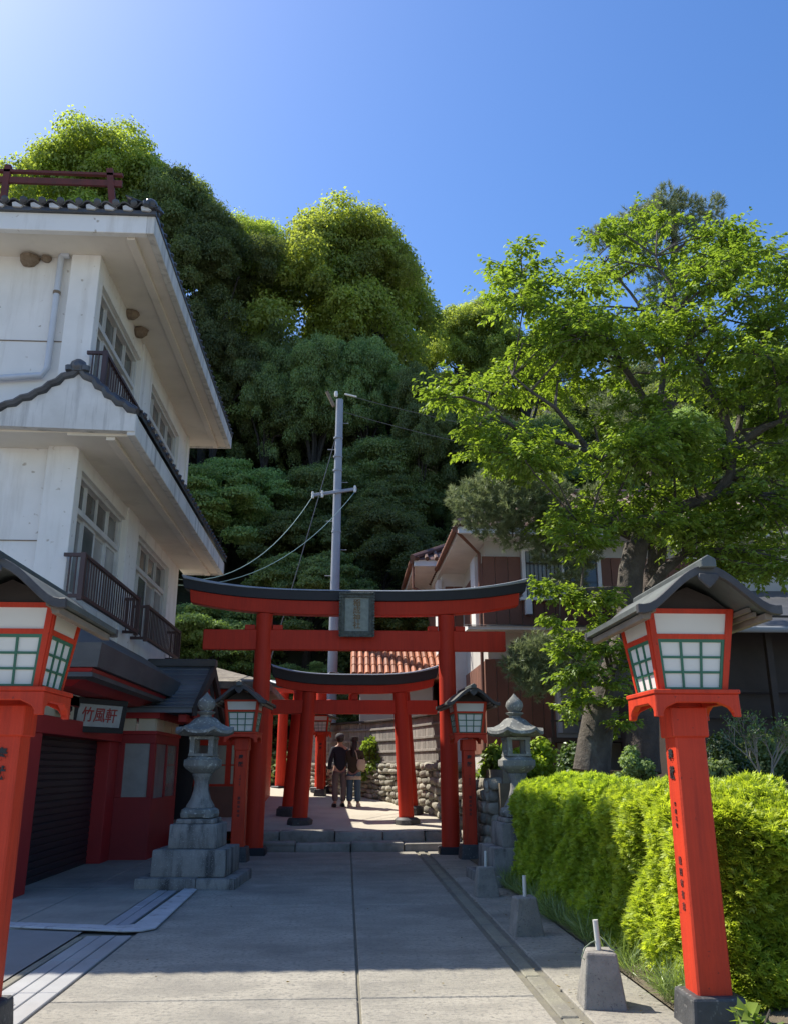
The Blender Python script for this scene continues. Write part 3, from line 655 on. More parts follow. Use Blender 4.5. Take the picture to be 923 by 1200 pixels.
# ================================================================== RIGHT HOUSE
hs = empty('brown_house', (3.5, 22, 1.4), 0, 'two storey house with brown siding, white eaves and brown tiled roof behind the garden tree', 'building')
def hb(m, name, mat, par=None, **k):
    par = par or hs; o = par_world(par); m.v = [(p[0] - o.x, p[1] - o.y, p[2] - o.z) for p in m.v]; return m.build(name, mat, par, **k)
hb(MB().box(3.62, 14, 22.1, 28, 1.2, 7.5), 'wall', 'house_cream')
hb(MB().box(2.9, 8, 26.2, 31, 1.2, 7.6), 'wing_wall', 'house_white')
def siding(x0, x1, y, z0, z1, face='y', wid=.3):
    n = max(1, round((x1 - x0) / wid)); wd = (x1 - x0) / n
    for k in range(n):
        a, b = x0 + k * wd + .006, x0 + (k + 1) * wd - .006
        m = MB().box(a, b, y - .04, y, z0, z1) if face == 'y' else MB().box(y - .04, y, a, b, z0, z1)
        hb(m, 'siding_board', 'house_brown', bev=.008)
siding(3.52, 4.56, 22.098, 5.15, 6.98); siding(4.56, 6.6, 22.098, 5.12, 5.86); siding(6.7, 9.5, 22.098, 5.15, 6.98)
siding(3.52, 5.3, 22.098, 1.9, 4.25); siding(22.12, 22.6, 3.618, 5.15, 6.9, 'x', .25); siding(22.12, 26.1, 3.618, 1.9, 4.25, 'x', .3); siding(23.5, 26.1, 3.618, 5.15, 6.9, 'x', .3)
siding(3.0, 3.55, 26.198, 5.3, 7.0); siding(26.9, 30.5, 2.898, 5.3, 7.0, 'x', .3); siding(26.25, 30.5, 2.898, 1.9, 4.4, 'x', .3)
hb(MB().box(3.40, 3.618, 22.62, 23.4, 4.9, 7.1), 'white_pier', 'house_white', bev=.01)
hb(MB().box(2.75, 2.898, 26.1, 26.8, 4.9, 7.2), 'white_pier', 'house_white', bev=.01)
# upper window with slatted shutter
m = MB(); m.box(4.58, 4.68, 21.98, 22.097, 5.86, 7.22); m.box(6.62, 6.72, 21.98, 22.097, 5.86, 7.22); m.box(4.68, 6.62, 21.98, 22.097, 7.12, 7.22); m.box(4.50, 6.80, 21.9, 22.097, 5.78, 5.858); m.box(5.66, 5.72, 22.0, 22.097, 5.86, 7.12)
uw = hb(m, 'window', 'house_white', bev=.005)
hb(MB().box(4.45, 6.9, 21.6, 22.097, 7.23, 7.32), 'window_hood', 'house_white', uw)
hb(MB().box(4.68, 5.66, 22.06, 22.08, 5.86, 7.12), 'shutter', 'shutter_grey', uw); hb(MB().box(5.72, 6.62, 22.06, 22.08, 5.86, 7.12), 'pane', 'glass_dark', uw)
for k in range(9): hb(MB().box(4.69 + k * .11, 4.70 + k * .11 + .012, 22.035, 22.058, 5.87, 7.11), 'shutter_slat', 'glass_dark', uw)
hb(MB().box(4.62, 6.7, 21.99, 22.03, 6.78, 6.81), 'rail', 'dark_wood', uw)
hb(MB().box(4.62, 4.78, 21.85, 22.05, 5.4, 5.775), 'bracket', 'house_white', uw)
# pent roof between storeys, lower window, veranda
hb(MB().prism([(21.3, 4.98), (22.095, 5.10), (22.095, 4.94), (21.3, 4.90)], 3.0, 14, 'x'), 'pent_roof', 'house_white')
hb(MB().prism([(21.25, 5.0), (22.0, 5.13), (22.0, 5.11), (21.25, 4.985)], 2.98, 14, 'x'), 'pent_flashing', 'canopy_metal')
m = MB(); m.box(5.35, 5.45, 22.0, 22.097, 2.4, 4.2); m.box(8.3, 8.4, 22.0, 22.097, 2.4, 4.2); m.box(5.45, 8.3, 22.0, 22.097, 4.1, 4.2); m.box(6.35, 6.41, 22.0, 22.097, 2.4, 4.1); m.box(7.3, 7.36, 22.0, 22.097, 2.4, 4.1)
lwn = hb(m, 'window', 'house_white', bev=.005)
for a, b in ((5.45, 6.35), (6.41, 7.3), (7.36, 8.3)): hb(MB().box(a, b, 22.05, 22.07, 2.4, 4.1), 'pane', 'glass_curtain', lwn)
hb(MB().box(4.9, 12, 20.9, 22.05, 2.15, 2.25), 'veranda_floor', 'dark_wood')
vr = hb(MB().box(4.9, 12, 20.92, 20.97, 2.98, 3.04).box(4.9, 12, 20.93, 20.96, 2.62, 2.66), 'veranda_rail', 'dark_wood')
for k in range(7): hb(MB().box(4.92 + k * 1.15, 4.98 + k * 1.15, 20.92, 20.97, 1.3, 2.98), 'veranda_post', 'dark_wood', vr)
# roofs: hipped, white boxed eaves, tile rolls
def hip_roof(x0, x1, y0, y1, z, rise, name, par=hs, mat='house_tile', fas='house_white', roll=.3, ridge_axis='x', ins=None):
    fb = hb if par is hs else None
    ins = ins or (min(x1 - x0, y1 - y0) / 2)
    m = MB(); e = [(x0, y0, z + .2), (x1, y0, z + .2), (x1, y1, z + .2), (x0, y1, z + .2)]
    if ridge_axis == 'x': t = [(x0 + ins, (y0 + y1) / 2, z + rise), (x1 - ins, (y0 + y1) / 2, z + rise)]; f = [(0, 1, 5, 4), (1, 2, 5), (2, 3, 4, 5), (3, 0, 4)]
    else: t = [((x0 + x1) / 2, y0 + ins, z + rise), ((x0 + x1) / 2, y1 - ins, z + rise)]; f = [(0, 1, 4), (1, 2, 5, 4), (2, 3, 5), (3, 0, 4, 5)]
    m.add(e + t, f + [(3, 2, 1, 0)]); ro = hb(m, name, mat)
    f = MB(); f.box(x0 + .05, x1 - .05, y0 + .05, y0 + .17, z, z + .195); f.box(x0 + .05, x1 - .05, y1 - .17, y1 - .05, z, z + .195); f.box(x0 + .05, x0 + .17, y0 + .17, y1 - .17, z, z + .195); f.box(x1 - .17, x1 - .05, y0 + .17, y1 - .17, z, z + .195)
    f.box(x0 + .17, x1 - .17, y0 + .17, y1 - .17, z + .03, z + .07); hb(f, 'boxed_eave', fas, ro)
    ow = par_world(ro); cx, cy = (x0 + x1) / 2, (y0 + y1) / 2
    eme = MB().tube([(0, 0, 0), (0, .5, 0)], [.085, .075], 8).mesh('eave_tile', mat, smooth=True)
    # tile rolls running up the front and left slopes
    tl = [Vector(t[0]), Vector(t[1])]
    for k in range(int((x1 - x0) / roll)):
        x = x0 + roll * (k + .5)
        lim = min(1, (x - x0) / max(tl[0].x - x0, .01), (x1 - x) / max(x1 - tl[1].x, .01)) if ridge_axis == 'x' else min(1, (x - x0) / (cx - x0), (x1 - x) / (x1 - cx))
        a = Vector((x, y0 - .02, z + .22)); ytop = cy if ridge_axis == 'x' else y0 + ins
        b = Vector((x, y0 + (ytop - y0) * lim, z + .2 + (rise - .2) * lim + .03))
        hb(MB().tube([a, b], [.07, .06], 7), 'tile_roll', mat, ro, smooth=True)
    for k in range(int((y1 - y0) / roll)):
        y = y0 + roll * (k + .5); lim = min(1, (y - y0) / (cy - y0), (y1 - y) / (y1 - cy)) if ridge_axis == 'x' else min(1, (y - y0) / ins, (y1 - y) / ins)
        xt = (x0 + ins if ridge_axis == 'x' else cx)
        hb(MB().tube([Vector((x0 - .02, y, z + .22)), Vector((x0 + (xt - x0) * lim, y, z + .2 + (rise - .2) * lim + .03))], [.07, .06], 7), 'tile_roll', mat, ro, smooth=True)
    rg = MB(); rg.tube([tl[0] + Vector((0, 0, .05)), tl[1] + Vector((0, 0, .05))], .13, 8)
    for c, q in ((e[0], tl[0]), (e[3], tl[0] if ridge_axis == 'x' else tl[1]), (e[1], tl[1] if ridge_axis == 'x' else tl[0])): rg.tube([Vector(c) + Vector((0, 0, .05)), Vector(q) + Vector((0, 0, .05))], .11, 8)
    hb(rg, 'ridge_tiles', mat, ro, smooth=True); return ro
hip_roof(2.75, 14.6, 21.15, 28.6, 7.38, 2.3, 'roof')
hip_roof(1.95, 8.6, 25.7, 31.6, 7.55, 2.0, 'wing_roof', ridge_axis='y')
hb(MB().tube([(2.72, 21.3, 7.5), (2.72, 26, 7.5)], .07, 8), 'gutter', 'house_brown', smooth=True)
hb(MB().tube([(1.92, 25.8, 7.7), (1.92, 30, 7.7)], .07, 8).tube([(1.98, 25.9, 7.65), (1.98, 25.9, 6.9), (2.85, 26.25, 6.6), (2.85, 26.25, 1.5)], .045, 8), 'gutter', 'house_brown', smooth=True)
hb(MB().tube([(2.78, 21.25, 7.42), (3.45, 22.05, 7.05), (3.45, 22.05, 1.4)], .045, 8), 'downpipe', 'house_brown', smooth=True)
# dark outhouse on the right, in tree shade
oh = empty('garden_outhouse', (7.2, 16, 1.3), 0, 'dark timber outhouse with low sheet roof deep in the shade behind the garden trees', 'building')
def ob(m, name, mat, **k):
    m.v = [(p[0] - 7.2, p[1] - 16, p[2] - 1.3) for p in m.v]; return m.build(name, mat, oh, **k)
ob(MB().box(6.6, 16, 17.2, 21, 1.28, 4.6), 'wall', 'dark_wood')
ob(MB().prism([(16.0, 4.05), (21.5, 5.9), (21.5, 6.0), (16.0, 4.15)], 6.0, 16.5, 'x'), 'roof', 'canopy_metal')
ob(MB().tube([(6.0, 15.95, 4.1), (16.5, 15.95, 4.1)], .06, 8), 'gutter', 'pole_metal', smooth=True)
for k in range(5): ob(MB().box(6.7 + k * 1.6, 6.82 + k * 1.6, 16.6, 16.72, 1.28, 4.3), 'post', 'dark_wood')
for k in range(3): ob(MB().box(6.7, 15, 16.98, 17.02, 2.0 + k * .5, 2.06 + k * .5), 'rail', 'dark_wood')

# small orange-tiled roof behind the fence
ot = empty('tiled_outbuilding', (1.3, 27, 1.5), 0, 'small cream outbuilding with orange barrel tile roof behind the plank fence', 'building')
def tb(m, name, mat, par=None, **k):
    par = par or ot; o = par_world(par); m.v = [(p[0] - o.x, p[1] - o.y, p[2] - o.z) for p in m.v]; return m.build(name, mat, par, **k)
tb(MB().box(.4, 2.6, 26.6, 28.2, 1.45, 4.15), 'wall', 'house_cream')
rf = tb(MB().prism([(26.0, 4.22), (27.4, 5.1), (28.8, 4.22), (28.8, 4.12), (26.0, 4.12)], .1, 2.88, 'x'), 'roof', 'orange_tile')
for k in range(14):
    x = .2 + k * .2
    for q in range(3):
        y0, z0 = 25.96 + q * .47, 4.25 + q * .295
        tb(MB().tube([(x, y0, z0), (x, y0 + .52, z0 + .32)], [.085, .07], 8), 'roof_tile', 'orange_tile', rf, smooth=True)

# ================================================================== TORII GATES
def torii(name, cx, cy, cz, rz, top, bot, r, H, kas, nuki, nz, kz, label, group='red torii gates over the shrine path', thick=.3, lift=.23, base='sleeve', wedge=True):
    """top/bot: half pillar span; kas: half length of the lintel; nz: (z0, z1) tie beam; kz: (z red bottom, z black bottom, z top)"""
    g = empty(name, (cx, cy, cz), rz, label, 'torii gate', group)
    for s in (-1, 1):
        m = MB(); n = 20
        m.tube([(s * (bot + (top - bot) * t), 0, .02 + (H - .02) * t) for t in np.linspace(0, 1, 6)], [r * (1.0 - .06 * t) for t in np.linspace(0, 1, 6)], n)
        p = m.build('pillar', 'gate_red', g, smooth=True)
        if base == 'sleeve':
            MB().box(s * bot - r * 1.3, s * bot + r * 1.3, -r * 1.3, r * 1.3, -.02, .13).build('pillar_foot', 'black_paint', p, .02)
        else:
            b = MB(); b.lathe([(r * 1.6, -.1), (r * 1.7, .02), (r * 1.65, .16), (r * 1.3, .21)], 9, (s * bot, 0, 0)); b.v = [(x + random.uniform(-.02, .02), y + random.uniform(-.02, .02), z) for x, y, z in b.v]
            b.build('pillar_foot', 'black_stone', p, smooth=True)
        if wedge:
            for q in (-1, 1):
                xx = s * (top + (bot - top) * .06) + q * (r + .10); MB().box(xx - .10, xx + .10, -.06, .06, nz[1] + .001, nz[1] + .10).build('wedge', 'gate_red', g, .006)
    MB().box(-nuki, nuki, -.085, .085, nz[0], nz[1]).build('tie_beam', 'gate_red', g, .012)
    def beam(nm, mat, hl, z0, z1, w0, w1, slant, par=None):
        N = 28; V = []
        for i in range(N + 1):
            s = -1 + 2 * i / N; c = lift * abs(s) ** 3.2
            for (yy, zz, tp) in ((-w0, z0, 0), (w0, z0, 0), (w1, z1, 1), (-w1, z1, 1)):
                V.append((s * (hl + slant * tp), yy, zz + c * (1 + .25 * tp)))
        F = [(i * 4 + k, i * 4 + (k + 1) % 4, (i + 1) * 4 + (k + 1) % 4, (i + 1) * 4 + k) for i in range(N) for k in range(4)] + [(0, 1, 2, 3), (N * 4 + 3, N * 4 + 2, N * 4 + 1, N * 4)]
        return MB().add(V, F).build(nm, mat, par or g, .01)
    bm_ = beam('lintel', 'gate_red', kas * .93, kz[0], kz[1] - .001, thick * .42, thick * .45, .04)
    kb = beam('top_rail', 'black_paint', kas * .97, kz[1], kz[2] - .03, thick * .58, thick * .64, .06)
    beam('roof_cap', 'plate_metal', kas * .975, kz[2] - .029, kz[2], thick * .72, thick * .66, .05, kb)
    return g
g1 = torii('torii_gate', .15, 17.2, 0, 0, 1.83, 1.845, .175, 4.52, 3.55, 3.02, (3.80, 4.20), (4.50, 4.78, 5.0), 'large front red torii gate with black top rail and hanging bronze name plaque')
pq = empty('plaque', (0, 0, 0)); pq.parent = g1; pq.name = 'plaque_frame'
bpy.data.objects.remove(pq)
m = MB(); W2, H2 = .34, .43
m.box(-W2, W2, -.05, .02, H2 - .10, H2); m.box(-W2, W2, -.05, .02, -H2, -H2 + .10); m.box(-W2, -W2 + .10, -.05, .02, -H2 + .10, H2 - .10); m.box(W2 - .10, W2, -.05, .02, -H2 + .10, H2 - .10)
for k in range(15):
    for s in (-1, 1):
        x = -W2 + .02 + k * (2 * W2 - .04) / 14; m.lathe([(.03, -.07), (.034, 0), (.02, .05)], 6, (x, 0, 0)); m.v[-18:] = [(p[0], p[2] - .01, s * (H2 - .01) + p[1]) for p in m.v[-18:]]
        z = -H2 + .02 + k * (2 * H2 - .04) / 14; m.lathe([(.03, -.07), (.034, 0), (.02, .05)], 6, (0, 0, 0)); m.v[-18:] = [(s * (W2 - .01) + p[0], p[2] - .01, z + p[1]) for p in m.v[-18:]]
pf = m.build('plaque', 'plaque_wood', g1, .006); pf.location = (.02, -.27, 4.49); pf.rotation_euler.x = rad(9)
MB().box(-W2 + .09, W2 - .09, -.02, .0, -H2 + .09, H2 - .09).build('plaque_panel', 'plaque_panel', pf)
piece('lettering', text_mesh('稲成神社', .155, 'gold_worn', vertical=True, bold=.003, spacing=.95), pf, (0, -.024, 0))
torii('torii_gate', .17, 19.35, .33, 0, 1.0, 1.14, .165, 2.82, 1.86, 1.82, (2.36, 2.66), (2.80, 2.98, 3.22), 'smaller dark red torii gate on rounded stone feet just behind the front gate', base='stone', thick=.26, lift=.17, wedge=False)
torii('torii_gate', .12, 20.9, .50, rad(4), 1.22, 1.42, .165, 2.95, 1.85, 1.8, (2.3, 2.6), (2.92, 3.06, 3.2), 'middle red torii gate on the terrace between the stone footed gate and the people', base='stone', thick=.26, lift=.15, wedge=False)
torii('torii_gate', -1.35, 26.5, .9, rad(-52), .98, 1.02, .16, 2.9, 1.6, 1.5, (2.25, 2.55), (2.85, 3.0, 3.15), 'furthest red torii gate with black pillar feet turned sideways at the path bend', base='sleeve', thick=.26, lift=.15, wedge=False)
# struts under the lintels
for g in [o for o in bpy.data.objects if o.name.startswith('torii_gate') and o is not g1]:
    k0 = 2.67 if abs(g.location.y - 19.35) < .01 else 2.6; k1 = 2.80 if abs(g.location.y - 19.35) < .01 else 2.9
    MB().box(-.07, .07, -.05, .05, k0 - .003, k1).build('strut', 'gate_red', g, .005)

# ================================================================== PAPER LANTERNS ON POSTS
LZ0, LZ1, LH0, LH1 = 2.08, 2.645, .225, .298
def lh(t): return LH0 + (LH1 - LH0) * t
def fp(u, t, off=0): return (u * lh(t), -lh(t) - off, LZ0 + (LZ1 - LZ0) * t)
def quadbar(u0, u1, t0, t1, o0, o1, v0=None, v1=None):
    c = [(u0, t0), (u1, t0), (u1 if v1 is None else v1, t1), (u0 if v0 is None else v0, t1)]
    v = [fp(u, t, o0) for u, t in c] + [fp(u, t, o1) for u, t in c]
    return v, [(0, 3, 2, 1), (4, 5, 6, 7), (0, 1, 5, 4), (1, 2, 6, 5), (2, 3, 7, 6), (3, 0, 4, 7)]
_lat = MB(); ub, tb0, tb1 = .86, .04, .64
_lat.add(*quadbar(-ub, -ub + .07, tb0, tb1, -.012, .006)); _lat.add(*quadbar(ub - .07, ub, tb0, tb1, -.012, .006))
_lat.add(*quadbar(-ub + .07, ub - .07, tb0, tb0 + .035, -.012, .006)); _lat.add(*quadbar(-ub + .07, ub - .07, tb1 - .035, tb1, -.012, .006))
for k in (1, 2):
    u = -ub + .07 + (2 * ub - .14) * k / 3; _lat.add(*quadbar(u - .028, u + .028, tb0 + .035, tb1 - .035, -.012, .003))
    t = tb0 + .035 + (tb1 - tb0 - .07) * k / 3; _lat.add(*quadbar(-ub + .07, ub - .07, t - .013, t + .013, -.012, .0015))
LAT = _lat.mesh('lattice', 'green_lattice')
PANES = []
for i in range(3):
    for j in range(3):
        u0 = -ub + .07 + (2 * ub - .14) * i / 3; t0 = tb0 + .035 + (tb1 - tb0 - .07) * j / 3
        PANES.append(MB().add(*quadbar(u0, u0 + (2 * ub - .14) / 3, t0, t0 + (tb1 - tb0 - .07) / 3, -.02, -.008 - .001 * random.random())).mesh('paper_pane', 'paper'))
TRANS = MB().add(*quadbar(-.86, .86, .70, .945, -.02, -.004)).mesh('transom_panel', 'paper')
_fr = MB()
for k in range(4):
    R4 = Matrix.Rotation(k * math.pi / 2, 3, 'Z'); n0 = len(_fr.v)
    _fr.add(*quadbar(-1.0, -.86, 0, 1, -.02, .012)); _fr.add(*quadbar(.86, 1.0, 0, 1, -.02, .012))
    _fr.add(*quadbar(-.86, .86, 0, .04, -.02, .010)); _fr.add(*quadbar(-.86, .86, .64, .70, -.02, .010)); _fr.add(*quadbar(-.86, .86, .945, 1, -.02, .010))
    _fr.v[n0:] = [tuple(R4 @ Vector(p)) for p in _fr.v[n0:]]
FRAME = _fr.mesh('lantern_frame', 'vermilion')
def ogee(s): return 2.562 + .28 * (.5 + .5 * math.cos(math.pi * min(1, s))) ** .92 + .02 * max(0, s - .8) * 5
NP = 24; xs_ = [-.47 + .94 * i / NP for i in range(NP + 1)]; V = []
for y in (-.63, .63):
    for dz in (.0, -.035):
        for x in xs_: V.append((x, y, ogee(abs(x) / .47) + dz + .03))
n = NP + 1; F = []
for i in range(NP): F += [(i, i + 1, 2 * n + i + 1, 2 * n + i), (n + i + 1, n + i, 3 * n + i, 3 * n + i + 1), (i + 1, i, n + i, n + i + 1), (2 * n + i, 2 * n + i + 1, 3 * n + i + 1, 3 * n + i)]
F += [(0, 2 * n, 3 * n, n), (NP, n + NP, 3 * n + NP, 2 * n + NP)]
LROOF = MB().add(V, F).mesh('roof', 'lantern_roof_top', smooth=True)
def barge(y0, y1):
    V = []
    for y in (y0, y1):
        for dz in (.033, -.028):
            for x in xs_: V.append((x * 1.012, y, ogee(abs(x) / .47) + dz))
    return MB().add(V, F)
LBARGE = [barge(-.645, -.60).mesh('bargeboard', 'lantern_roof', .004), barge(.60, .645).mesh('bargeboard', 'lantern_roof', .004)]
LRIDGE = MB().prism([(-.05, 2.85), (.05, 2.85), (.05, 2.905), (0, 2.935), (-.05, 2.905)], -.69, .69, 'y').mesh('ridge_cap', 'lantern_roof_top', .006)
LEAVE = MB().box(-.43, -.38, -.59, .59, 2.525, 2.57).mesh('eave_board', 'old_timber', .004)
LGEG = MB().prism([(-.06, .03), (.06, .03), (.07, 0), (.035, -.04), (0, -.07), (-.035, -.04), (-.07, 0)], -.012, .012, 'y').mesh('gable_ornament', 'lantern_roof', .006)
LGAB = MB().prism([(-.27, 2.647), (.27, 2.647), (.16, 2.73), (0, 2.80), (-.16, 2.73)], -.29, -.27, 'y').mesh('gable_panel', 'dark_wood')
LRAFT = MB().box(-.012, .012, -.5, .5, 2.60, 2.63).mesh('ceiling_board', 'old_timber')
def corbel():
    poly = [(-.285, 2.075), (.285, 2.075), (.29, 1.925), (.255, 1.93), (.215, 1.985), (.14, 2.018), (-.14, 2.018), (-.215, 1.985), (-.255, 1.93), (-.29, 1.925)]
    return poly
LCOR = [MB().prism(corbel(), y - .025, y + .025, 'y').mesh('corbel', 'vermilion', .006) for y in (-.262, .262)]
LCORX = [MB().prism([(a, b - .001) for a, b in corbel()], x - .0249, x + .0249, 'x').mesh('corbel', 'vermilion', .006) for x in (-.262, .262)]
LBASE = MB().box(-.295, .295, -.295, .295, 2.0751, 2.105).mesh('lantern_base', 'vermilion', .005)
LPOST = MB().frustum(0, 0, .0, 1.93, .112, .112, .104, .104).mesh('post', 'vermilion', .012)
LNECK = MB().box(-.125, .125, -.125, .125, 1.80, 2.0).mesh('post_head', 'vermilion', .008)
LBLK = MB().frustum(0, 0, -.03, .235, .19, .19, .168, .168).mesh('stone_base', 'black_stone', .02, seg=2)
TXT_A = text_mesh('奉献', .085, 'ink', vertical=True, bold=.003, spacing=1.35); TXT_B = text_mesh('平成三年', .03, 'ink_faded', vertical=True, bold=.001, spacing=1.5); TXT_C = text_mesh('益田市有志', .05, 'ink_faded', vertical=True, bold=.002, spacing=1.4)
def lantern(loc, rz, label, side=0, scale=1):
    L = empty('paper_lantern', loc, rz, label, 'lantern', 'red post lanterns along the approach'); L.scale = (scale,) * 3
    piece('stone_base', LBLK, L); p = piece('post', LPOST, L, (0, 0, .2), (0, 0, 0), (1, 1, .93)); piece('post_head', LNECK, L)
    a = -rad(90) * side; R_ = Matrix.Rotation(a, 3, 'Z')
    for me, z in ((TXT_A, 1.53), (TXT_B, 1.18), (TXT_C, .72)):
        piece('lettering', me, p, tuple(R_ @ Vector((0, -.111, z))), (0 if side else .0, 0, a), (1, 1, 1 / .93))
    for me in LCOR + LCORX: piece('corbel', me, L)
    piece('lantern_base', LBASE, L)
    fr = piece('lantern_frame', FRAME, L)
    for k in range(4):
        la = piece('lattice', LAT, L, (0, 0, 0), (0, 0, k * math.pi / 2))
        for pn in PANES: piece('paper_pane', pn, la)
        piece('transom_panel', TRANS, fr, (0, 0, 0), (0, 0, k * math.pi / 2))
    ro = piece('roof', LROOF, L)
    for me in LBARGE: piece('bargeboard', me, ro)
    piece('ridge_cap', LRIDGE, ro); piece('gable_ornament', LGEG, ro, (0, -.655, 2.785)); piece('gable_panel', LGAB, ro); piece('gable_panel', LGAB, ro, (0, 0, 0), (0, 0, math.pi))
    piece('eave_board', LEAVE, ro); piece('eave_board', LEAVE, ro, (0, 0, 0), (0, 0, math.pi))
    for k in (-.355, -.32, .32, .355): piece('ceiling_board', LRAFT, ro, (k, 0, -.01 - .03 * (abs(k) > .33)))
    return L
lantern((2.33, 5.98, -.05), 0, 'red post lantern with green lattice panes standing in front of the clipped hedge', 1)
lantern((-2.23, 5.98, -.05), 0, 'red post lantern with green lattice panes beside the gutter across from the hedge', 0)
lantern((-1.86, 16.05, 0), rad(-3), 'red post lantern against the left pillar of the front torii beside the shop', 0, 1.03)
lantern((2.24, 16.3, 0), rad(3), 'red post lantern against the torii pillar nearest the rubble stone wall', 0, 1.03)
lantern((-.70, 24.9, .8), rad(-10), 'small far red post lantern beyond the stone footed torii near the people', 0, .82)

# ================================================================== STONE LANTERNS
def stone_lantern(loc, label, rz=0):
    S = empty('stone_lantern', loc, rz, label, 'stone lantern', 'tall granite lanterns flanking the road')
    def blk(a, z0, z1, nm='plinth', mat='granite_streak', bev=.015):
        m = MB().frustum(0, 0, z0, z1, a, a, a * .985, a * .985); return m.build(nm, mat, S, bev, smooth=True, seg=2)
    # bottom course of separate blocks
    for x0, x1, y0, y1 in ((-.67, .15, -.67, .1), (.155, .67, -.67, .1), (-.67, -.05, .105, .67), (-.045, .67, .105, .67)):
        MB().box(x0, x1, y0, y1, -.03, .135 + random.uniform(-.004, .004)).build('plinth_block', 'granite_streak', S, .015, smooth=True, seg=2)
    blk(.51, .136, .48); blk(.34, .481, .80); blk(.27, .801, .865)
    m = MB(); m.lathe([(.16, .866), (.25, .885), (.275, .93), (.26, .98), (.215, 1.005)], 24)
    for k in range(4):
        a = k * math.pi / 2 + math.pi / 4; m.lathe([(.03, .866), (.085, .88), (.095, .93), (.07, .985), (.02, 1.0)], 10, (.215 * math.cos(a), .215 * math.sin(a), 0))
    m.build('scroll_foot', 'granite', S, smooth=True)
    m = MB().lathe([(.21, 1.006), (.20, 1.04), (.15, 1.12), (.112, 1.25), (.105, 1.36), (.13, 1.42), (.15, 1.46), (.14, 1.48)], 8, rot=math.pi / 8); m.build('shaft', 'granite_streak', S, .006, smooth=True)
    m = MB().lathe([(.16, 1.481), (.25, 1.54), (.285, 1.58), (.285, 1.665), (.25, 1.675), (.22, 1.71), (.18, 1.715)], 6, rot=math.pi / 6); m.build('light_platform', 'granite', S, .006)
    m = MB()
    for sx in (-1, 1):
        for sy in (-1, 1): m.box(sx * .17 - .035 * (1 + sx), sx * .17 + .035 * (1 - sx), sy * .17 - .035 * (1 + sy), sy * .17 + .035 * (1 - sy), 1.75, 1.95)
    m.box(-.18, .18, -.18, .18, 1.716, 1.75); m.box(-.18, .18, -.18, .18, 1.95, 1.99); m.build('fire_box', 'granite', S)
    # cap with upturned corners
    n = 36; prof = [(.10, 1.991), (.36, 2.0), (.435, 2.03), (.43, 2.075), (.33, 2.10), (.24, 2.16), (.17, 2.235), (.12, 2.265), (.09, 2.27)]; V = []; F = []
    for r_, z in prof:
        for k in range(n):
            a = 2 * math.pi * k / n; h = (k % 6) / 6 - .5; q = abs(h) * 2; rr = r_ * (1 - .08 * (1 - q)) ; dz = .055 * q ** 3 * min(1, r_ / .4) ** 2
            V.append((rr * math.cos(a), rr * math.sin(a), z + dz))
    for i in range(len(prof) - 1):
        for k in range(n): F.append((i * n + k, i * n + (k + 1) % n, (i + 1) * n + (k + 1) % n, (i + 1) * n + k))
    F += [tuple(range(n - 1, -1, -1)), tuple((len(prof) - 1) * n + k for k in range(n))]
    cp = MB().add(V, F).build('cap', 'granite', S, smooth=True)
    m = MB().lathe([(.09, 2.271), (.085, 2.30), (.13, 2.33), (.14, 2.345), (.08, 2.36), (.11, 2.39), (.135, 2.45), (.12, 2.51), (.07, 2.56), (.03, 2.60), (.008, 2.63)], 16); m.build('jewel_finial', 'granite', cp, smooth=True)
    return S
stone_lantern((-2.08, 13.1, 0), 'weathered granite lantern on streaked stepped plinth in front of the red bay', rad(-4))
stone_lantern((2.52, 13.1, 0), 'weathered granite lantern rising behind the far end of the clipped hedge', rad(4))

# ================================================================== BOLLARDS
def bollard(loc, label, rz, tilt=0):
    B = empty('bollard', loc, rz, label, 'bollard', 'concrete bollards along the hedge')
    m = MB().frustum(0, 0, -.01, .34, .15, .145, .10, .095); m.v = [tuple(c + random.uniform(-.008, .008) for c in p) for p in m.v]; m.build('concrete_foot', 'bollard_concrete', B, .014, seg=2)
    m = MB().tube([(0, 0, .31), (-.005 + tilt, 0, .53)], [.019, .019], 10); p = m.build('pipe', 'pipe_white', B, smooth=True)
    return B
bollard((1.77, 6.47, 0), 'concrete bollard with short white pipe and rope loop in the sun by the hedge', rad(-6), -.008)
bollard((1.77, 9.05, 0), 'concrete bollard with thin white pipe in shade, middle of the row by the hedge', rad(4), .005)
bollard((1.79, 11.65, 0), 'concrete bollard with white pipe closest to the stone lantern by the hedge', rad(2), .01)
b0 = [o for o in bpy.data.objects if o.name == 'bollard'][0]
MB().tube([(-.015, 0, .40), (-.06, -.02, .385), (-.10, -.04, .36), (-.13, -.05, .30), (-.11, -.06, .29)], .0045, 6).tube([(.015, .02, .42), (.05, -.01, .39), (.075, -.04, .355), (.10, -.06, .345)], .0045, 6).build('rope', 'rope_green', b0, smooth=True)

# ================================================================== UTILITY POLE AND WIRES
pole = empty('utility_pole', (-.52, 28, 1.0), 0, 'grey steel utility pole with crossarm standing before the wooded hill', 'utility pole')
def pb(m, n, mat, par=pole, **k):
    o = par_world(par); m.v = [(p[0] - o.x, p[1] - o.y, p[2] - o.z) for p in m.v]; return m.build(n, mat, par, **k)
pb(MB().tube([(-.52, 28, .9), (-.46, 28, 7), (-.42, 28, 14.1)], [.175, .155, .125], 14), 'shaft', 'pole_metal', smooth=True)
ca = pb(MB().bar((-1.32, 27.84, 10.46), (.22, 27.84, 10.72), .10, .10), 'crossarm', 'pole_metal', bev=.01)
for x, z in ((-1.27, 10.46), (-.95, 10.5), (.16, 10.7)): pb(MB().lathe([(.04, -.12), (.05, -.05), (.03, 0), (.05, .05), (.03, .12)], 8, (x, 27.78, z)), 'insulator', 'paper', ca, smooth=True)
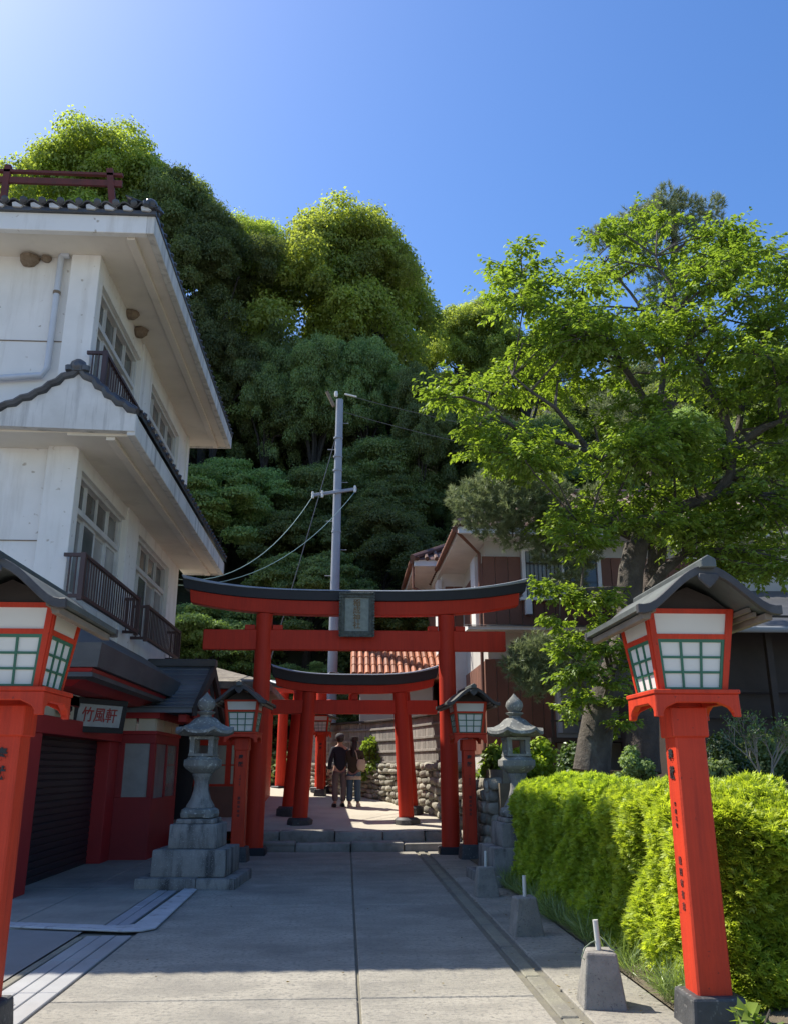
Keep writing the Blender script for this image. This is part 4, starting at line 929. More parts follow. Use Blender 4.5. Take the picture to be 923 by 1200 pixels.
for z in (12.6, 11.9, 11.4, 9.2, 6.6, 5.3): pb(MB().tube([(-.445, 28, z), (-.445, 28, z + .06)], .165, 12), 'band', 'pole_metal', smooth=True)
for k, z in enumerate((13.2, 12.2, 11.0, 9.6, 8.6, 7.7)): pb(MB().tube([(-.45 + .12 * (-1) ** k, 28, z), (-.45 + .36 * (-1) ** k, 28, z)], .012, 6), 'step_bolt', 'pole_metal')
pb(MB().bar((-.62, 27.9, 13.8), (-.88, 27.9, 14.35), .12, .10), 'top_fitting', 'nest_mud'); pb(MB().bar((-.25, 27.9, 14.28), (.18, 27.9, 14.18), .07, .05), 'top_arm', 'paper', bev=.01)
pb(MB().lathe([(.05, -.1), (.07, 0), (.05, .1)], 8, (-.55, 27.85, 14.25)), 'insulator', 'paper', smooth=True)
def wire(name, a, b, sag, rr, mat, label):
    a, b = Vector(a), Vector(b); pts = [a.lerp(b, t) - Vector((0, 0, sag * 4 * t * (1 - t))) for t in np.linspace(0, 1, 18)]
    o = MB().tube(pts, rr, 6).build(name, mat, None, smooth=True); return tag(o, label, 'wire', 'overhead wires')
wire('service_wire', (-1.27, 27.75, 10.4), (-4.2, 20.3, 5.9), .9, .011, 'wire_teal', 'thin teal service wire from the left crossarm end down to the white building')
wire('service_wire', (.17, 27.75, 10.6), (-4.2, 20.35, 5.75), .9, .010, 'wire_teal', 'thin teal service wire from the right crossarm end down to the white building')
wire('power_line', (.15, 27.9, 14.15), (16, 31, 13.3), .5, .008, 'wire_grey', 'top grey power line running from the pole head behind the garden tree')
wire('power_line', (-.3, 27.9, 13.6), (16, 31, 12.5), .6, .008, 'wire_grey', 'lower grey power line running from the pole neck behind the garden tree')
wire('guy_wire', (-.55, 28, 12.6), (-2.6, 26.2, 3.6), .05, .014, 'wire_grey', 'dark guy wire slanting from the pole shaft to the ground behind the gates')

# ================================================================== PEOPLE
def skin_mesh(nodes, edges, mat, name, sub=2):
    me = bpy.data.meshes.new(name); me.from_pydata([n[:3] for n in nodes], edges, []); o = bpy.data.objects.new(name, me); COL.objects.link(o)
    md = o.modifiers.new('s', 'SKIN'); md.use_smooth_shade = True
    for i, n in enumerate(nodes):
        sv = me.skin_vertices[0].data[i]; sv.radius = (n[3], n[4] if len(n) > 4 else n[3]); sv.use_root = (i == 0)
    sb_ = o.modifiers.new('u', 'SUBSURF'); sb_.levels = sub; sb_.render_levels = sub
    bpy.context.view_layer.update(); r = bpy.data.meshes.new_from_object(o.evaluated_get(bpy.context.evaluated_depsgraph_get())); bpy.data.objects.remove(o)
    r.materials.clear(); r.materials.append(MATS[mat]); r.name = name
    for p in r.polygons: p.use_smooth = True
    return r
def person(loc, rz, label, kind):
    P = empty('person', loc, rz, label, 'person')
    s = 1.0 if kind == 0 else .94
    hip, knee, ank = .90 * s, .50 * s, .09 * s; sh, nk, hd = 1.40 * s, 1.49 * s, 1.62 * s
    wl = .015 if kind else 0.0
    arm = {-1: [(-.21, -.03, 1.18), (-.20, -.20 if kind == 0 else -.1, 1.02)], 1: [(.25, .03, 1.14), (.26, -.04, .88)]}
    N = [(0, 0, hip + .03, .095, .07), (0, 0, 1.12 * s, .125, .095), (0, .01, 1.32 * s, .15, .10), (0, 0, nk, .055), (0, -.01, 1.56 * s, .06), (0, -.015, hd, .075, .09), (0, -.015, hd + .07, .05)]
    E = [(0, 1), (1, 2), (2, 3), (3, 4), (4, 5), (5, 6)]
    for sd in (-1, 1):
        b = len(N); N += [(sd * .10, 0, hip - .08, .085), (sd * .105, -.03 * sd, knee, .06), (sd * .105, .02 * sd, ank, .042), (sd * .115, -.12, .035, .038)]
        E += [(0, b), (b, b + 1), (b + 1, b + 2), (b + 2, b + 3)]
        b = len(N); A = arm[sd]; N += [(sd * .17, 0, sh - .02, .058), (A[0][0], A[0][1], A[0][2] * s, .045), (A[1][0], A[1][1], A[1][2] * s, .034), (A[1][0], A[1][1] - .05, A[1][2] * s - .05, .034)]
        E += [(2, b), (b, b + 1), (b + 1, b + 2), (b + 2, b + 3)]
        hb_ = b + 3; base = Vector(N[hb_][:3])
        for q in range(5):
            off = (q - 2) * .016; b2 = len(N); th = q == 0
            N += [tuple(base + Vector((off, -.02 if th else -.012, -.04 if not th else -.015))) + (.009,), tuple(base + Vector((off * 1.2 - (.02 if th else 0), -.035, -.085 + .006 * abs(q - 2.5) if not th else -.04))) + (.0075,)]
            E += [(hb_, b2), (b2, b2 + 1)]
    piece('body', skin_mesh(N, E, 'skin', 'body'), P)
    # face: nose, brow and ears on the head
    m = MB(); m.lathe([(.012, -.02), (.014, 0), (.006, .025)], 6, (0, -.105, hd + .01)); m.lathe([(.01, -.02), (.016, 0), (.01, .02)], 6, (.078, 0, hd + .01)); m.lathe([(.01, -.02), (.016, 0), (.01, .02)], 6, (-.078, 0, hd + .01)); m.build('face_features', 'skin', P, smooth=True)
    # jacket
    J = [(0, 0, hip - .10, .19, .14), (0, 0, 1.10 * s, .165, .125), (0, .01, 1.30 * s, .185, .125), (0, .005, nk - .05, .085, .075)]
    JE = [(0, 1), (1, 2), (2, 3)]
    for sd in (-1, 1):
        b = len(J); A = arm[sd]; J += [(sd * .185, 0, sh - .03, .08), (A[0][0], A[0][1], A[0][2] * s, .066), (A[1][0], A[1][1], A[1][2] * s, .052)]
        JE += [(2, b), (b, b + 1), (b + 1, b + 2)]
    piece('jacket', skin_mesh(J, JE, 'navy_cloth' if kind == 0 else 'olive_cloth', 'jacket'), P)
    # trousers
    T = [(0, 0, hip + .02, .15, .11)]; TE = []
    for sd in (-1, 1):
        b = len(T); T += [(sd * .095, 0, hip - .10, .105), (sd * .105, -.03 * sd, knee, .082), (sd * .105, .015 * sd, ank + .03, .078 if kind == 0 else .088)]; TE += [(0, b), (b, b + 1), (b + 1, b + 2)]
    piece('trousers', skin_mesh(T, TE, 'taupe_cloth' if kind == 0 else 'denim', 'trousers'), P)
    for sd in (-1, 1):
        m = MB(); m.lathe([(.045, 0), (.052, .03), (.048, .06), (.03, .09)], 12, (sd * .11, -.05, 0), 1, 2.5); m.build('shoe', 'shoe_dark' if kind == 0 else 'shoe_light', P, smooth=True)
    if kind == 0:
        m = MB(); m.lathe([(.098, -.005), (.108, .02), (.112, .05), (.10, .09), (.06, .125), (.01, .135)], 16, (0, -.01, hd + .02), 1, 1.15); m.add([(-.07, -.11, hd + .03), (.07, -.11, hd + .03), (.06, -.20, hd + .015), (-.06, -.20, hd + .015), (-.07, -.11, hd + .042), (.07, -.11, hd + .042), (.06, -.20, hd + .027), (-.06, -.20, hd + .027)], [(0, 3, 2, 1), (4, 5, 6, 7), (0, 1, 5, 4), (1, 2, 6, 5), (2, 3, 7, 6), (3, 0, 4, 7)]); m.build('cap', 'cap_grey', P, smooth=True)
        m = MB(); m.lathe([(.06, -.07), (.088, -.03), (.094, .0), (.09, .03)], 14, (0, .015, hd + .0)); m.build('hair', 'hair_black', P, smooth=True)
    else:
        piece('hair', skin_mesh([(0, .0, hd + .07, .10, .10), (0, .045, hd - .02, .095, .07), (0, .085, hd - .17, .085, .045), (0, .10, hd - .34, .06, .03)], [(0, 1), (1, 2), (2, 3)], 'hair_black', 'hair'), P)
        m = MB(); m.lathe([(.105, 0), (.108, .06), (.10, .10), (.02, .115)], 16, (0, -.01, hd + .05), 1, 1.1); m.build('cap', 'hair_black', P, smooth=True)
        m = MB(); m.lathe([(.20, .0), (.215, .04), (.20, .08), (.19, .09)], 14, (0, 0, hip - .20), .95, .75); m.build('hem', 'beige_cloth', P, smooth=True)
    return P
zt = float(tz(0, 22.36))
person((-.16, 22.36, zt), rad(200), 'person in grey cap, navy jacket and taupe trousers seen from behind on the terrace', 0)
person((.20, 22.34, zt), rad(165), 'person with long dark hair, olive top and blue jeans beside the navy jacket', 1)
bag = empty('shoulder_bag', (.38, 22.22, zt + .86), rad(15), 'beige cloth shoulder bag hanging at the side of the person in jeans', 'bag')
m = MB(); m.lathe([(.04, .0), (.10, .04), (.12, .13), (.105, .22), (.08, .27)], 14, (0, 0, 0), 1, .4); m.build('bag_body', 'beige_cloth', bag, smooth=True)
MB().tube([(-.10, 0, .27), (-.13, .01, .42), (-.16, .05, .50), (-.10, .10, .45), (.09, .02, .27)], .014, 6).build('strap', 'beige_cloth', bag, smooth=True)
tag(MB().box(-.12, .12, -.07, .07, 0, .05).box(-.10, .10, -.05, .05, .051, .10).build('parcel', 'paper', None, .012, loc=(-.36, 22.52, zt + .96), rz=rad(20)), 'small white parcel held by the person in the navy jacket', 'parcel')

# ================================================================== VEGETATION
def limb_tube(mb, pts, r0, r1, n=7, wob=.0):
    P = [Vector(p) for p in pts]; out = []
    k = max(2, int(sum((b - a).length for a, b in zip(P, P[1:])) / .45))
    for i in range(k + 1):                              # Catmull-Rom through the given points
        t = i / k * (len(P) - 1); j = min(int(t), len(P) - 2); u = t - j
        p0, p1, p2, p3 = P[max(j - 1, 0)], P[j], P[j + 1], P[min(j + 2, len(P) - 1)]
        q = .5 * ((2 * p1) + (p2 - p0) * u + (2 * p0 - 5 * p1 + 4 * p2 - p3) * u * u + (3 * p1 - p0 - 3 * p2 + p3) * u ** 3)
        if 0 < i < k: q = q + Vector([random.uniform(-wob, wob) for _ in range(3)])
        out.append(q)
    mb.tube(out, [r0 + (r1 - r0) * (i / k) ** .8 for i in range(k + 1)], n); return out
# ---------------- forest tree prototypes (unit: metres, crown about 5 m radius, base at z=0, height ~12)
def crown_proto(seed, R, Hc, zc, nclump, per, leaf, mat, flat=.8):
    rng = np.random.default_rng(seed); C = []; big = []
    for k in range(9):                                  # main lobes
        a = rng.uniform(0, 2 * np.pi); e = rng.uniform(-.35, 1.0); q = R * .52
        big.append((np.array([np.cos(a) * np.cos(e * 1.4), np.sin(a) * np.cos(e * 1.4), np.sin(e * 1.4) * Hc / R]) * q, R * rng.uniform(.42, .60)))
    for k in range(nclump):
        b, br = big[rng.integers(len(big))]; d = rdir(1, rng)[0]; d[2] = abs(d[2]) * .9 + d[2] * .1 if rng.random() < .75 else d[2]
        C.append((b + d * br * rng.uniform(.75, 1.05), R * rng.choice([.09, .13, .17, .22]) * rng.uniform(.85, 1.15), rng.uniform(-.22, .22)))
    Ps, As, Ns, Ts = [], [], [], []
    for c, r, tn in C:
        n = int(per * (r / (R * .17)) ** 2); d = rdir(n, rng); d[:, 2] = np.where(d[:, 2] < -.3, -d[:, 2], d[:, 2])
        p = c + d * r * np.array([1, 1, flat]) * np.where(rng.random((n, 1)) < .08, rng.uniform(1.0, 1.28, (n, 1)), rng.uniform(.65, 1.05, (n, 1))); p[:, 2] += zc
        nn = unit(d + rng.normal(0, .55, (n, 3)) + np.array([0, 0, .5])); ax = unit(np.cross(nn, rdir(n, rng)))
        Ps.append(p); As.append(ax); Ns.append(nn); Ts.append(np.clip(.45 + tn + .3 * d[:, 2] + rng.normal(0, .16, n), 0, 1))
    P = np.concatenate(Ps); n = len(P); L = rng.uniform(.7, 1.3, n) * leaf
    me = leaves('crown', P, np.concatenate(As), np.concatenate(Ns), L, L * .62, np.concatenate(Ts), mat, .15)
    tr = MB(); st = random.getstate(); random.seed(seed)
    limb_tube(tr, [(0, 0, -.6), (.1, .1, zc * .45), (0, 0, zc - R * .1)], R * .075, R * .045, 9, .06)
    for b, br in big: limb_tube(tr, [(0, 0, zc * .5 + random.uniform(-.1, .3) * zc * .6), (b[0] * .45, b[1] * .45, zc + b[2] * .3 - R * .2), (b[0] * .95, b[1] * .95, zc + b[2])], R * .038, R * .010, 6, .08)
    random.setstate(st); return me, tr.mesh('trunk', 'forest_bark', smooth=True)
PROTO = [crown_proto(11, 5, 4.6, 9, 210, 600, .155, 'leaf_forest'), crown_proto(12, 5, 5.2, 9, 210, 600, .155, 'leaf_forest'), crown_proto(14, 5, 5.0, 9, 230, 600, .15, 'leaf_fresh'), crown_proto(15, 5, 3.6, 7.2, 150, 620, .16, 'leaf_mid', .45)]
PZ = (9, 9, 9, 7.2); PHT = (4.6, 5.2, 5.0, 3.6)
def forest_tree(base, R, zc, kind, label, group='trees on the wooded hill', rz=None, sz=1.0):
    """R crown radius, zc crown centre height above the base"""
    cm, tm = PROTO[kind]; z0 = PZ[kind]; k = R / 5
    T = empty('forest_tree', base, rz if rz is not None else random.uniform(0, 6.28), label, 'tree', group)
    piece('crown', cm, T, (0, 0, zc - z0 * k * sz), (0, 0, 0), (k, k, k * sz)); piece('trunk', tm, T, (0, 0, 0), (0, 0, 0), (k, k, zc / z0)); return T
def tree_px(px, py_top, Y, Rpx, kind, label, sz=1.0, group='trees on the wooded hill', top=1.17):
    p = at(px, py_top, Y); R = Rpx * (p - Vector((0, 0, CAM_H))).dot(_F) / FPX
    zb = float(hz(p.x, Y)); Hh = PHT[kind] / 5 * R * sz * top
    return forest_tree((p.x, Y, zb - .2), R, max(p.z - Hh - zb, R * .5), kind, label, group, sz=sz)
random.seed(21)
# the great crowns against the sky
tree_px(125, 152, 44, 118, 2, 'tallest broad crowned tree with sunlit yellow green top rising behind the white building', 1.35)
tree_px(38, 182, 46, 75, 2, 'rounded yellow green tree crown showing behind the rusty roof railing', 1.3)
tree_px(212, 190, 43, 74, 0, 'dark evergreen on the shoulder of the tallest broad crowned tree', 1.6)
tree_px(258, 238, 42, 72, 1, 'dark evergreen filling the dip between the two great sunlit crowns', 1.5)
tree_px(385, 238, 47, 120, 2, 'great domed tree with yellow green top rising straight above the utility pole', 1.3)
tree_px(447, 250, 46, 68, 2, 'sunlit crown leaning on the right flank of the great domed tree', 1.5)
tree_px(322, 246, 46, 74, 2, 'small sunlit crown on the left flank of the great domed tree', 1.5)
tree_px(548, 328, 55, 68, 2, 'lime green rounded tree right of the great domed tree against the sky', 1.4)
tree_px(612, 372, 54, 58, 2, 'lime green tree partly hidden by the garden tree on the skyline', 1.3)
for px_, py_, Y_, R_, nm in ((205, 318, 41, 60, 'dark evergreen tucked under the tallest broad crowned tree by the eaves'), (262, 355, 41, 55, 'dark evergreen below the dip between the two great crowns'), (318, 372, 41.5, 52, 'shaded evergreen at the left foot of the great domed tree'), (372, 385, 41, 52, 'shaded evergreen at the very foot of the great domed tree'), (430, 372, 41.5, 55, 'shaded evergreen at the right foot of the great domed tree'), (490, 420, 40, 45, 'shaded evergreen below the lime green rounded tree')):
    tree_px(px_, py_, Y_, R_, random.choice((0, 1)), nm, 2.0)
# forest filling the slope
cap_px = [(-200, 230), (0, 230), (200, 270), (300, 315), (470, 330), (500, 400), (560, 420), (640, 440), (760, 440), (1100, 420)]
def cap_at(x): return float(np.interp(x, [c[0] for c in cap_px], [c[1] for c in cap_px]))
labs = ['dense dark evergreen tree on the wooded slope', 'dark round crowned evergreen within the hill forest', 'mid green broadleaf tree on the wooded slope', 'fresh green low tree at the foot of the wooded slope']
def project(p):
    v = Vector(p) - Vector((0, 0, CAM_H)); c = v.dot(_F); return PW / 2 + FPX * v.dot(_R) / c, PH / 2 - FPX * v.dot(_U) / c
for row, (Y, R, dx) in enumerate(((30.5, 1.9, 2.5), (33.0, 2.6, 3.3), (36.0, 3.1, 3.9), (39.0, 3.5, 4.4), (42.5, 3.8, 4.8), (46.5, 4.2, 5.2), (51, 4.5, 5.6), (56, 4.8, 6.2))):
    half = 16 + (Y - 30) * .9; x = -half
    while x < half + 6:
        xx, yy = x + random.uniform(-.8, .8), Y + random.uniform(-1, 1); x += dx
        if xx > 1.5 and yy < 33.5: continue
        if yy > 48.5 and -12 < xx < 14: continue
        zb = float(hz(xx, yy)); rr = R * random.uniform(.85, 1.15); kind = random.choice((0, 1)) if row > 1 else random.choice((0, 3, 3, 3))
        if row in (2, 3) and random.random() < .4: kind = 3
        Hh = PHT[kind] / 5 * rr; zc = rr * random.uniform(.65, 1.05)
        qx, qy = project((xx, yy, zb + zc + Hh * 1.1)); lim = cap_at(qx)
        if qy < lim:
            d = (at(qx, lim, yy).z - (zb + zc + Hh * 1.1)); zc = max(zc + d, rr * .4)
            if project((xx, yy, zb + zc + Hh * 1.1))[1] < lim - 12: continue
        if qx < -260 or qx > 1250: continue
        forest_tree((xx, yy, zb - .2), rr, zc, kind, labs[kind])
# ---------------- understorey at the foot of the hill: one mass of shrubs nobody could count
def scatter_mass(name, blobs, per, leaf, mat, label, seed, cat='undergrowth'):
    rng = np.random.default_rng(seed); Ps, Ns, Ts = [], [], []
    for (c, r, fl) in blobs:
        n = int(per * r * r); d = rdir(n, rng); d[:, 2] = np.abs(d[:, 2]) * np.where(rng.random(n) < .85, 1, -1)
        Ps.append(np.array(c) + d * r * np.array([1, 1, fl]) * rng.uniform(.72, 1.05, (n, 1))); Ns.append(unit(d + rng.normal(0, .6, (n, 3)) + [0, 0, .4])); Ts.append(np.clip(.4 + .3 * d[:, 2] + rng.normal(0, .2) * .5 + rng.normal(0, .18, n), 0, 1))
    P = np.concatenate(Ps); N = np.concatenate(Ns); n = len(P); L = rng.uniform(.7, 1.35, n) * leaf
    return leaves(name, P, unit(np.cross(N, rdir(n, rng))), N, L, L * .6, np.concatenate(Ts), mat)
random.seed(5)
bl = [((x := random.uniform(-14, 16), y := random.uniform(27.6, 34.5), float(hz(x, y)) + random.uniform(-.1, .5)), random.uniform(.5, 1.1), .8) for _ in range(120)]
bl = [b for b in bl if not (b[0][0] > 1.2 and b[0][1] < 32) and not (-3 < b[0][0] < .5 and b[0][1] < 28.6)]
o = link(bpy.data.objects.new('undergrowth', scatter_mass('undergrowth', bl, 700, .16, 'leaf_forest', '', 3)))
tag(o, 'shrubby undergrowth along the foot of the wooded hill', 'undergrowth', kind='stuff')

# ---------------- garden tree (broadleaf) on the right
random.seed(33); rng = np.random.default_rng(33)
gt = empty('garden_tree', (3.95, 14.0, 1.3), 0, 'leafy spreading broadleaf tree with crooked mossy trunk behind the clipped hedge', 'tree')
gw = Vector((3.95, 14.0, 1.3)); tr = MB(); nodes = []
def limb(px, r0, r1, n=9, wob=.04):
    pts = [at(x, y, Y) - gw for x, y, Y in px]; out = limb_tube(tr, pts, r0, r1, n, wob); nodes.extend([(p, r0 + (r1 - r0) * i / len(out)) for i, p in enumerate(out)]); return out
limb([(692, 905, 14), (700, 850, 14), (718, 790, 14), (738, 735, 14.1), (735, 690, 14.1), (745, 640, 14.1)], .29, .20, 12, .03)
limb([(735, 760, 14.1), (755, 700, 14.3), (800, 650, 14.2)], .16, .08)
limb([(742, 655, 14.1), (780, 600, 14.0), (840, 577, 13.8), (858, 520, 13.7), (820, 430, 13.6), (790, 350, 13.6), (768, 300, 13.7)], .145, .02)
limb([(856, 530, 13.7), (890, 505, 13.4), (925, 490, 13.1), (985, 440, 12.9)], .10, .02)
limb([(850, 548, 13.8), (880, 440, 14.4), (915, 350, 14.8), (930, 300, 15)], .08, .012)
limb([(744, 645, 14.1), (765, 560, 14.4), (768, 500, 14.3), (712, 402, 13.9), (660, 365, 13.7), (612, 335, 13.6)], .13, .012)
limb([(768, 505, 14.3), (775, 430, 14.8), (745, 350, 15.2), (700, 300, 15.4)], .08, .012)
limb([(764, 565, 14.4), (690, 530, 13.6), (620, 510, 13.1), (555, 470, 12.8), (510, 468, 12.7)], .075, .010)
limb([(690, 530, 13.6), (650, 480, 13.2), (600, 440, 13.2)], .06, .015)
limb([(750, 620, 14.1), (715, 620, 13.4), (675, 610, 13.0)], .06, .015)
limb([(740, 690, 14.1), (700, 690, 13.5), (655, 700, 13.2)], .06, .015)
poly = [(605, 285), (632, 318), (690, 275), (735, 250), (775, 268), (830, 268), (880, 285), (930, 300), (985, 330), (1010, 480), (1000, 650), (900, 680), (800, 660), (745, 625), (700, 645), (655, 645), (645, 600), (655, 562), (605, 548), (545, 530), (500, 478), (545, 445), (612, 425), (590, 350)]
def inside(x, y, pl):
    c = False
    for (x0, y0), (x1, y1) in zip(pl, pl[1:] + pl[:1]):
        if (y0 > y) != (y1 > y) and x < (x1 - x0) * (y - y0) / (y1 - y0) + x0: c = not c
    return c
puffs = []
while len(puffs) < 165:
    x, y = random.uniform(490, 1010), random.uniform(245, 690)
    if inside(x, y, poly):
        Y = random.uniform(12.2, 16.0) if x > 640 else random.uniform(12.3, 14.3); puffs.append((at(x, y, Y), random.uniform(.36, .74)))
for x, y, Y, r in ((655, 700, 13.3, .4), (690, 700, 13.4, .5), (715, 705, 13.3, .4), (640, 690, 13.1, .3), (670, 790, 13.4, .4), (690, 820, 13.5, .38), (725, 760, 13.2, .4), (700, 760, 13.4, .35), (715, 730, 13.3, .35), (665, 830, 13.6, .3), (740, 820, 13.5, .35), (680, 745, 13.4, .4), (662, 765, 13.4, .35), (730, 845, 13.4, .3), (710, 800, 13.2, .35), (685, 780, 13.2, .35), (655, 730, 13.3, .3), (735, 780, 13.2, .3), (615, 290, 13.6, .3), (600, 320, 13.6, .28), (520, 470, 12.7, .28), (505, 462, 12.7, .22), (560, 500, 12.8, .4), (780, 262, 14, .35), (700, 275, 14, .4), (860, 285, 14, .4), (672, 605, 12.8, .4), (685, 640, 13, .42), (900, 600, 13, .5), (920, 520, 13, .5), (560, 455, 12.9, .35), (620, 420, 13.2, .4)): puffs.append((at(x, y, Y), r))
Ps, As, Ns, Ts = [], [], [], []
NV = np.array([tuple(n[0]) for n in nodes])
for c, r in puffs:
    cl = c - gw; d2 = ((NV - np.array(cl)) ** 2).sum(1) + 1.5 * np.maximum(0, NV[:, 2] - cl.z); j = int(np.argmin(d2)); p0 = nodes[j][0]
    mid = p0.lerp(cl, .55) + Vector((random.uniform(-.15, .15), random.uniform(-.15, .15), random.uniform(0, .25)))
    limb_tube(tr, [p0, mid, cl], min(.035, nodes[j][1] * .7), .010, 5, .02)
    tw = int(26 * (r / .6) ** 2) + 5; tn = random.uniform(-.12, .12)
    for k in range(tw):                                 # leafy twigs in flat layers
        d = rng.normal(size=3); d[2] *= .45; d /= np.linalg.norm(d); e = np.array(cl) + d * r * rng.uniform(.65, 1.15) * np.array([1.1, 1.1, .8])
        s0 = np.array(cl) + d * r * .12
        if k % 3 == 0: tr.tube([Vector(s0), Vector((s0 + e) / 2 + [0, 0, .03]), Vector(e)], [.007, .005, .003], 3, False)
        n = rng.integers(16, 27); t = rng.uniform(.15, 1.05, (n, 1)); b = s0 + (e - s0) * t; ddir = (e - s0) / max(np.linalg.norm(e - s0), .01)
        sd = np.where(rng.random((n, 1)) < .5, -1, 1) * unit(np.cross(np.broadcast_to(ddir, (n, 3)), [[0, 0, 1.0]]))
        ax = unit(ddir * .6 + sd * rng.uniform(.4, 1, (n, 1)) + rng.normal(0, .25, (n, 3)) + [0, 0, -.28])
        Ps.append(b + rng.normal(0, .025, (n, 3))); As.append(ax); Ns.append(unit(rng.normal(0, .38, (n, 3)) + [0, 0, 1.0])); Ts.append(np.clip(.5 + tn + rng.normal(0, .2, n), 0, 1))
P = np.concatenate(Ps); n = len(P); L = rng.uniform(.07, .125, n)
piece('crown', leaves('crown', P, np.concatenate(As), np.concatenate(Ns), L, L * .5, np.concatenate(Ts), 'leaf_tree', .14, .12), gt)
tr.build('trunk', 'bark', gt, smooth=True)
# ---------------- pine behind it
random.seed(44); rng = np.random.default_rng(44)
pt = empty('pine_tree', (5.3, 16.2, 1.3), 0, 'tall pine with plated bark and tufted needle pads behind the leafy garden tree', 'tree'); pw_ = Vector((5.3, 16.2, 1.3)); tr = MB(); nodes = []
limb_ = lambda px, a, b, n=9: limb(px, a, b, n)
gw = pw_
limb([(752, 905, 15.6), (756, 800, 15.8), (765, 700, 16.2), (775, 560, 16.6), (785, 400, 17), (790, 260, 17.2)], .33, .06, 12)
limb([(765, 640, 16.4), (700, 610, 16.4), (640, 600, 16.6), (580, 600, 16.8)], .12, .03)
limb([(758, 760, 16), (700, 750, 16.4), (650, 775, 16.6)], .09, .02)
limb([(787, 330, 17.1), (740, 290, 17.2), (700, 275, 17.2)], .06, .02); limb([(788, 300, 17.1), (830, 260, 17.2)], .05, .015); limb([(780, 480, 16.8), (850, 430, 17.2), (910, 420, 17.2)], .08, .02); limb([(775, 560, 16.7), (830, 620, 17), (900, 620, 17.2)], .08, .02)
NV = np.array([tuple(n[0]) for n in nodes]); Vt, Ft, Tt = [], [], []; cnt = 0
pads = [(545, 585, 16.9, .4), (600, 595, 16.5, .5), (570, 570, 16.9, .45), (630, 575, 16.6, .5), (655, 590, 16.5, .45), (590, 555, 16.9, .4), (640, 650, 16.5, .35), (668, 675, 16.4, .35), (628, 800, 16.5, .4), (655, 780, 16.5, .45), (605, 780, 16.6, .3), (630, 760, 16.6, .4), (560, 600, 16.8, .5), (590, 575, 16.8, .55), (575, 615, 16.8, .45), (620, 600, 16.6, .55), (610, 560, 16.8, .45), (655, 615, 16.6, .5), (640, 630, 16.6, .42), (680, 650, 16.5, .4), (600, 630, 16.8, .35), (620, 780, 16.6, .42), (645, 765, 16.6, .45), (640, 790, 16.6, .4), (660, 800, 16.5, .3), (670, 755, 16.5, .32), (612, 765, 16.6, .28),
        (782, 235, 17.2, .42), (770, 250, 17.2, .45), (800, 245, 17.2, .42), (830, 243, 17.2, .35), (745, 258, 17.2, .4), (720, 270, 17.2, .4), (700, 280, 17.2, .35), (760, 275, 17.2, .5), (800, 275, 17.2, .5), (835, 265, 17.3, .35), (740, 300, 17.2, .5), (860, 430, 17.2, .6), (910, 420, 17.2, .6), (820, 400, 17, .6), (740, 420, 17, .6), (830, 620, 17, .6), (890, 620, 17.2, .6), (780, 340, 17.1, .6), (720, 480, 17, .5), (900, 520, 17, .6), (700, 585, 16.5, .4)]
for x, y, Y, r in pads:
    c = at(x, y, Y) - pw_; j = int(np.argmin(((NV - np.array(c)) ** 2).sum(1))); limb_tube(tr, [nodes[j][0], nodes[j][0].lerp(c, .5) + Vector((0, 0, -.08)), c], .03, .012, 5, .02)
    m_ = int(165 * (r / .5) ** 2)
    d = rdir(m_, rng); tp = np.array(c) + d * r * np.array([1.05, 1.05, .75]) * rng.uniform(.3, 1.05, (m_, 1)) ** .6
    up = unit(d * .8 + [0, 0, .55] + rng.normal(0, .3, (m_, 3)))
    K = 26; ax = unit(np.repeat(up, K, 0) * .75 + rng.normal(0, .55, (m_ * K, 3))); bs = np.repeat(tp, K, 0) + np.repeat(up, K, 0) * rng.uniform(-.05, .05, (m_ * K, 1))
    sd = unit(np.cross(ax, rdir(m_ * K, rng))) * .0065; ln = rng.uniform(.09, .15, (m_ * K, 1)); V = np.stack([bs - sd, bs + sd, bs + ax * ln], 1).reshape(-1, 3)
    Vt.append(V); Ft.append(np.arange(len(V)).reshape(-1, 3) + cnt); cnt += len(V); Tt.append(np.repeat(np.clip(rng.normal(.5, .2, m_), 0, 1), K * 3))
piece('crown', fast_mesh('crown', np.concatenate(Vt), np.concatenate(Ft), 'leaf_pine', np.concatenate(Tt)), pt)
tr.build('trunk', 'pine_bark', pt, smooth=True)

# ---------------- clipped hedge of feathery sprays, in two blocks
def spray_mesh(name, P, D, U, L, tint, mat):
    """feathery spray: curved spine with 4 side leaflets (5 blades)"""
    n = len(P); D = unit(D); S = unit(np.cross(D, U)); U2 = np.cross(S, D); L = L[:, None]; V = []; T = []
    for sx, t0, fr, wd in ((0, 0, 1.0, .10), (.8, .12, .55, .085), (-.8, .12, .55, .085), (.75, .42, .48, .08), (-.75, .42, .48, .08)):
        b = P + D * L * t0; a = unit(D + S * sx - U2 * .15); ln = L * fr; w_ = np.cross(a, U2) * L * wd; tip = b + a * ln - U2 * ln * .10
        V.append(np.stack([b, b + a * ln * .5 + w_, tip, b + a * ln * .5 - w_], 1))
    V = np.stack(V, 1).reshape(-1, 3); q = np.arange(len(V)).reshape(-1, 4); return fast_mesh(name, V, q, mat, np.repeat(tint, 20))
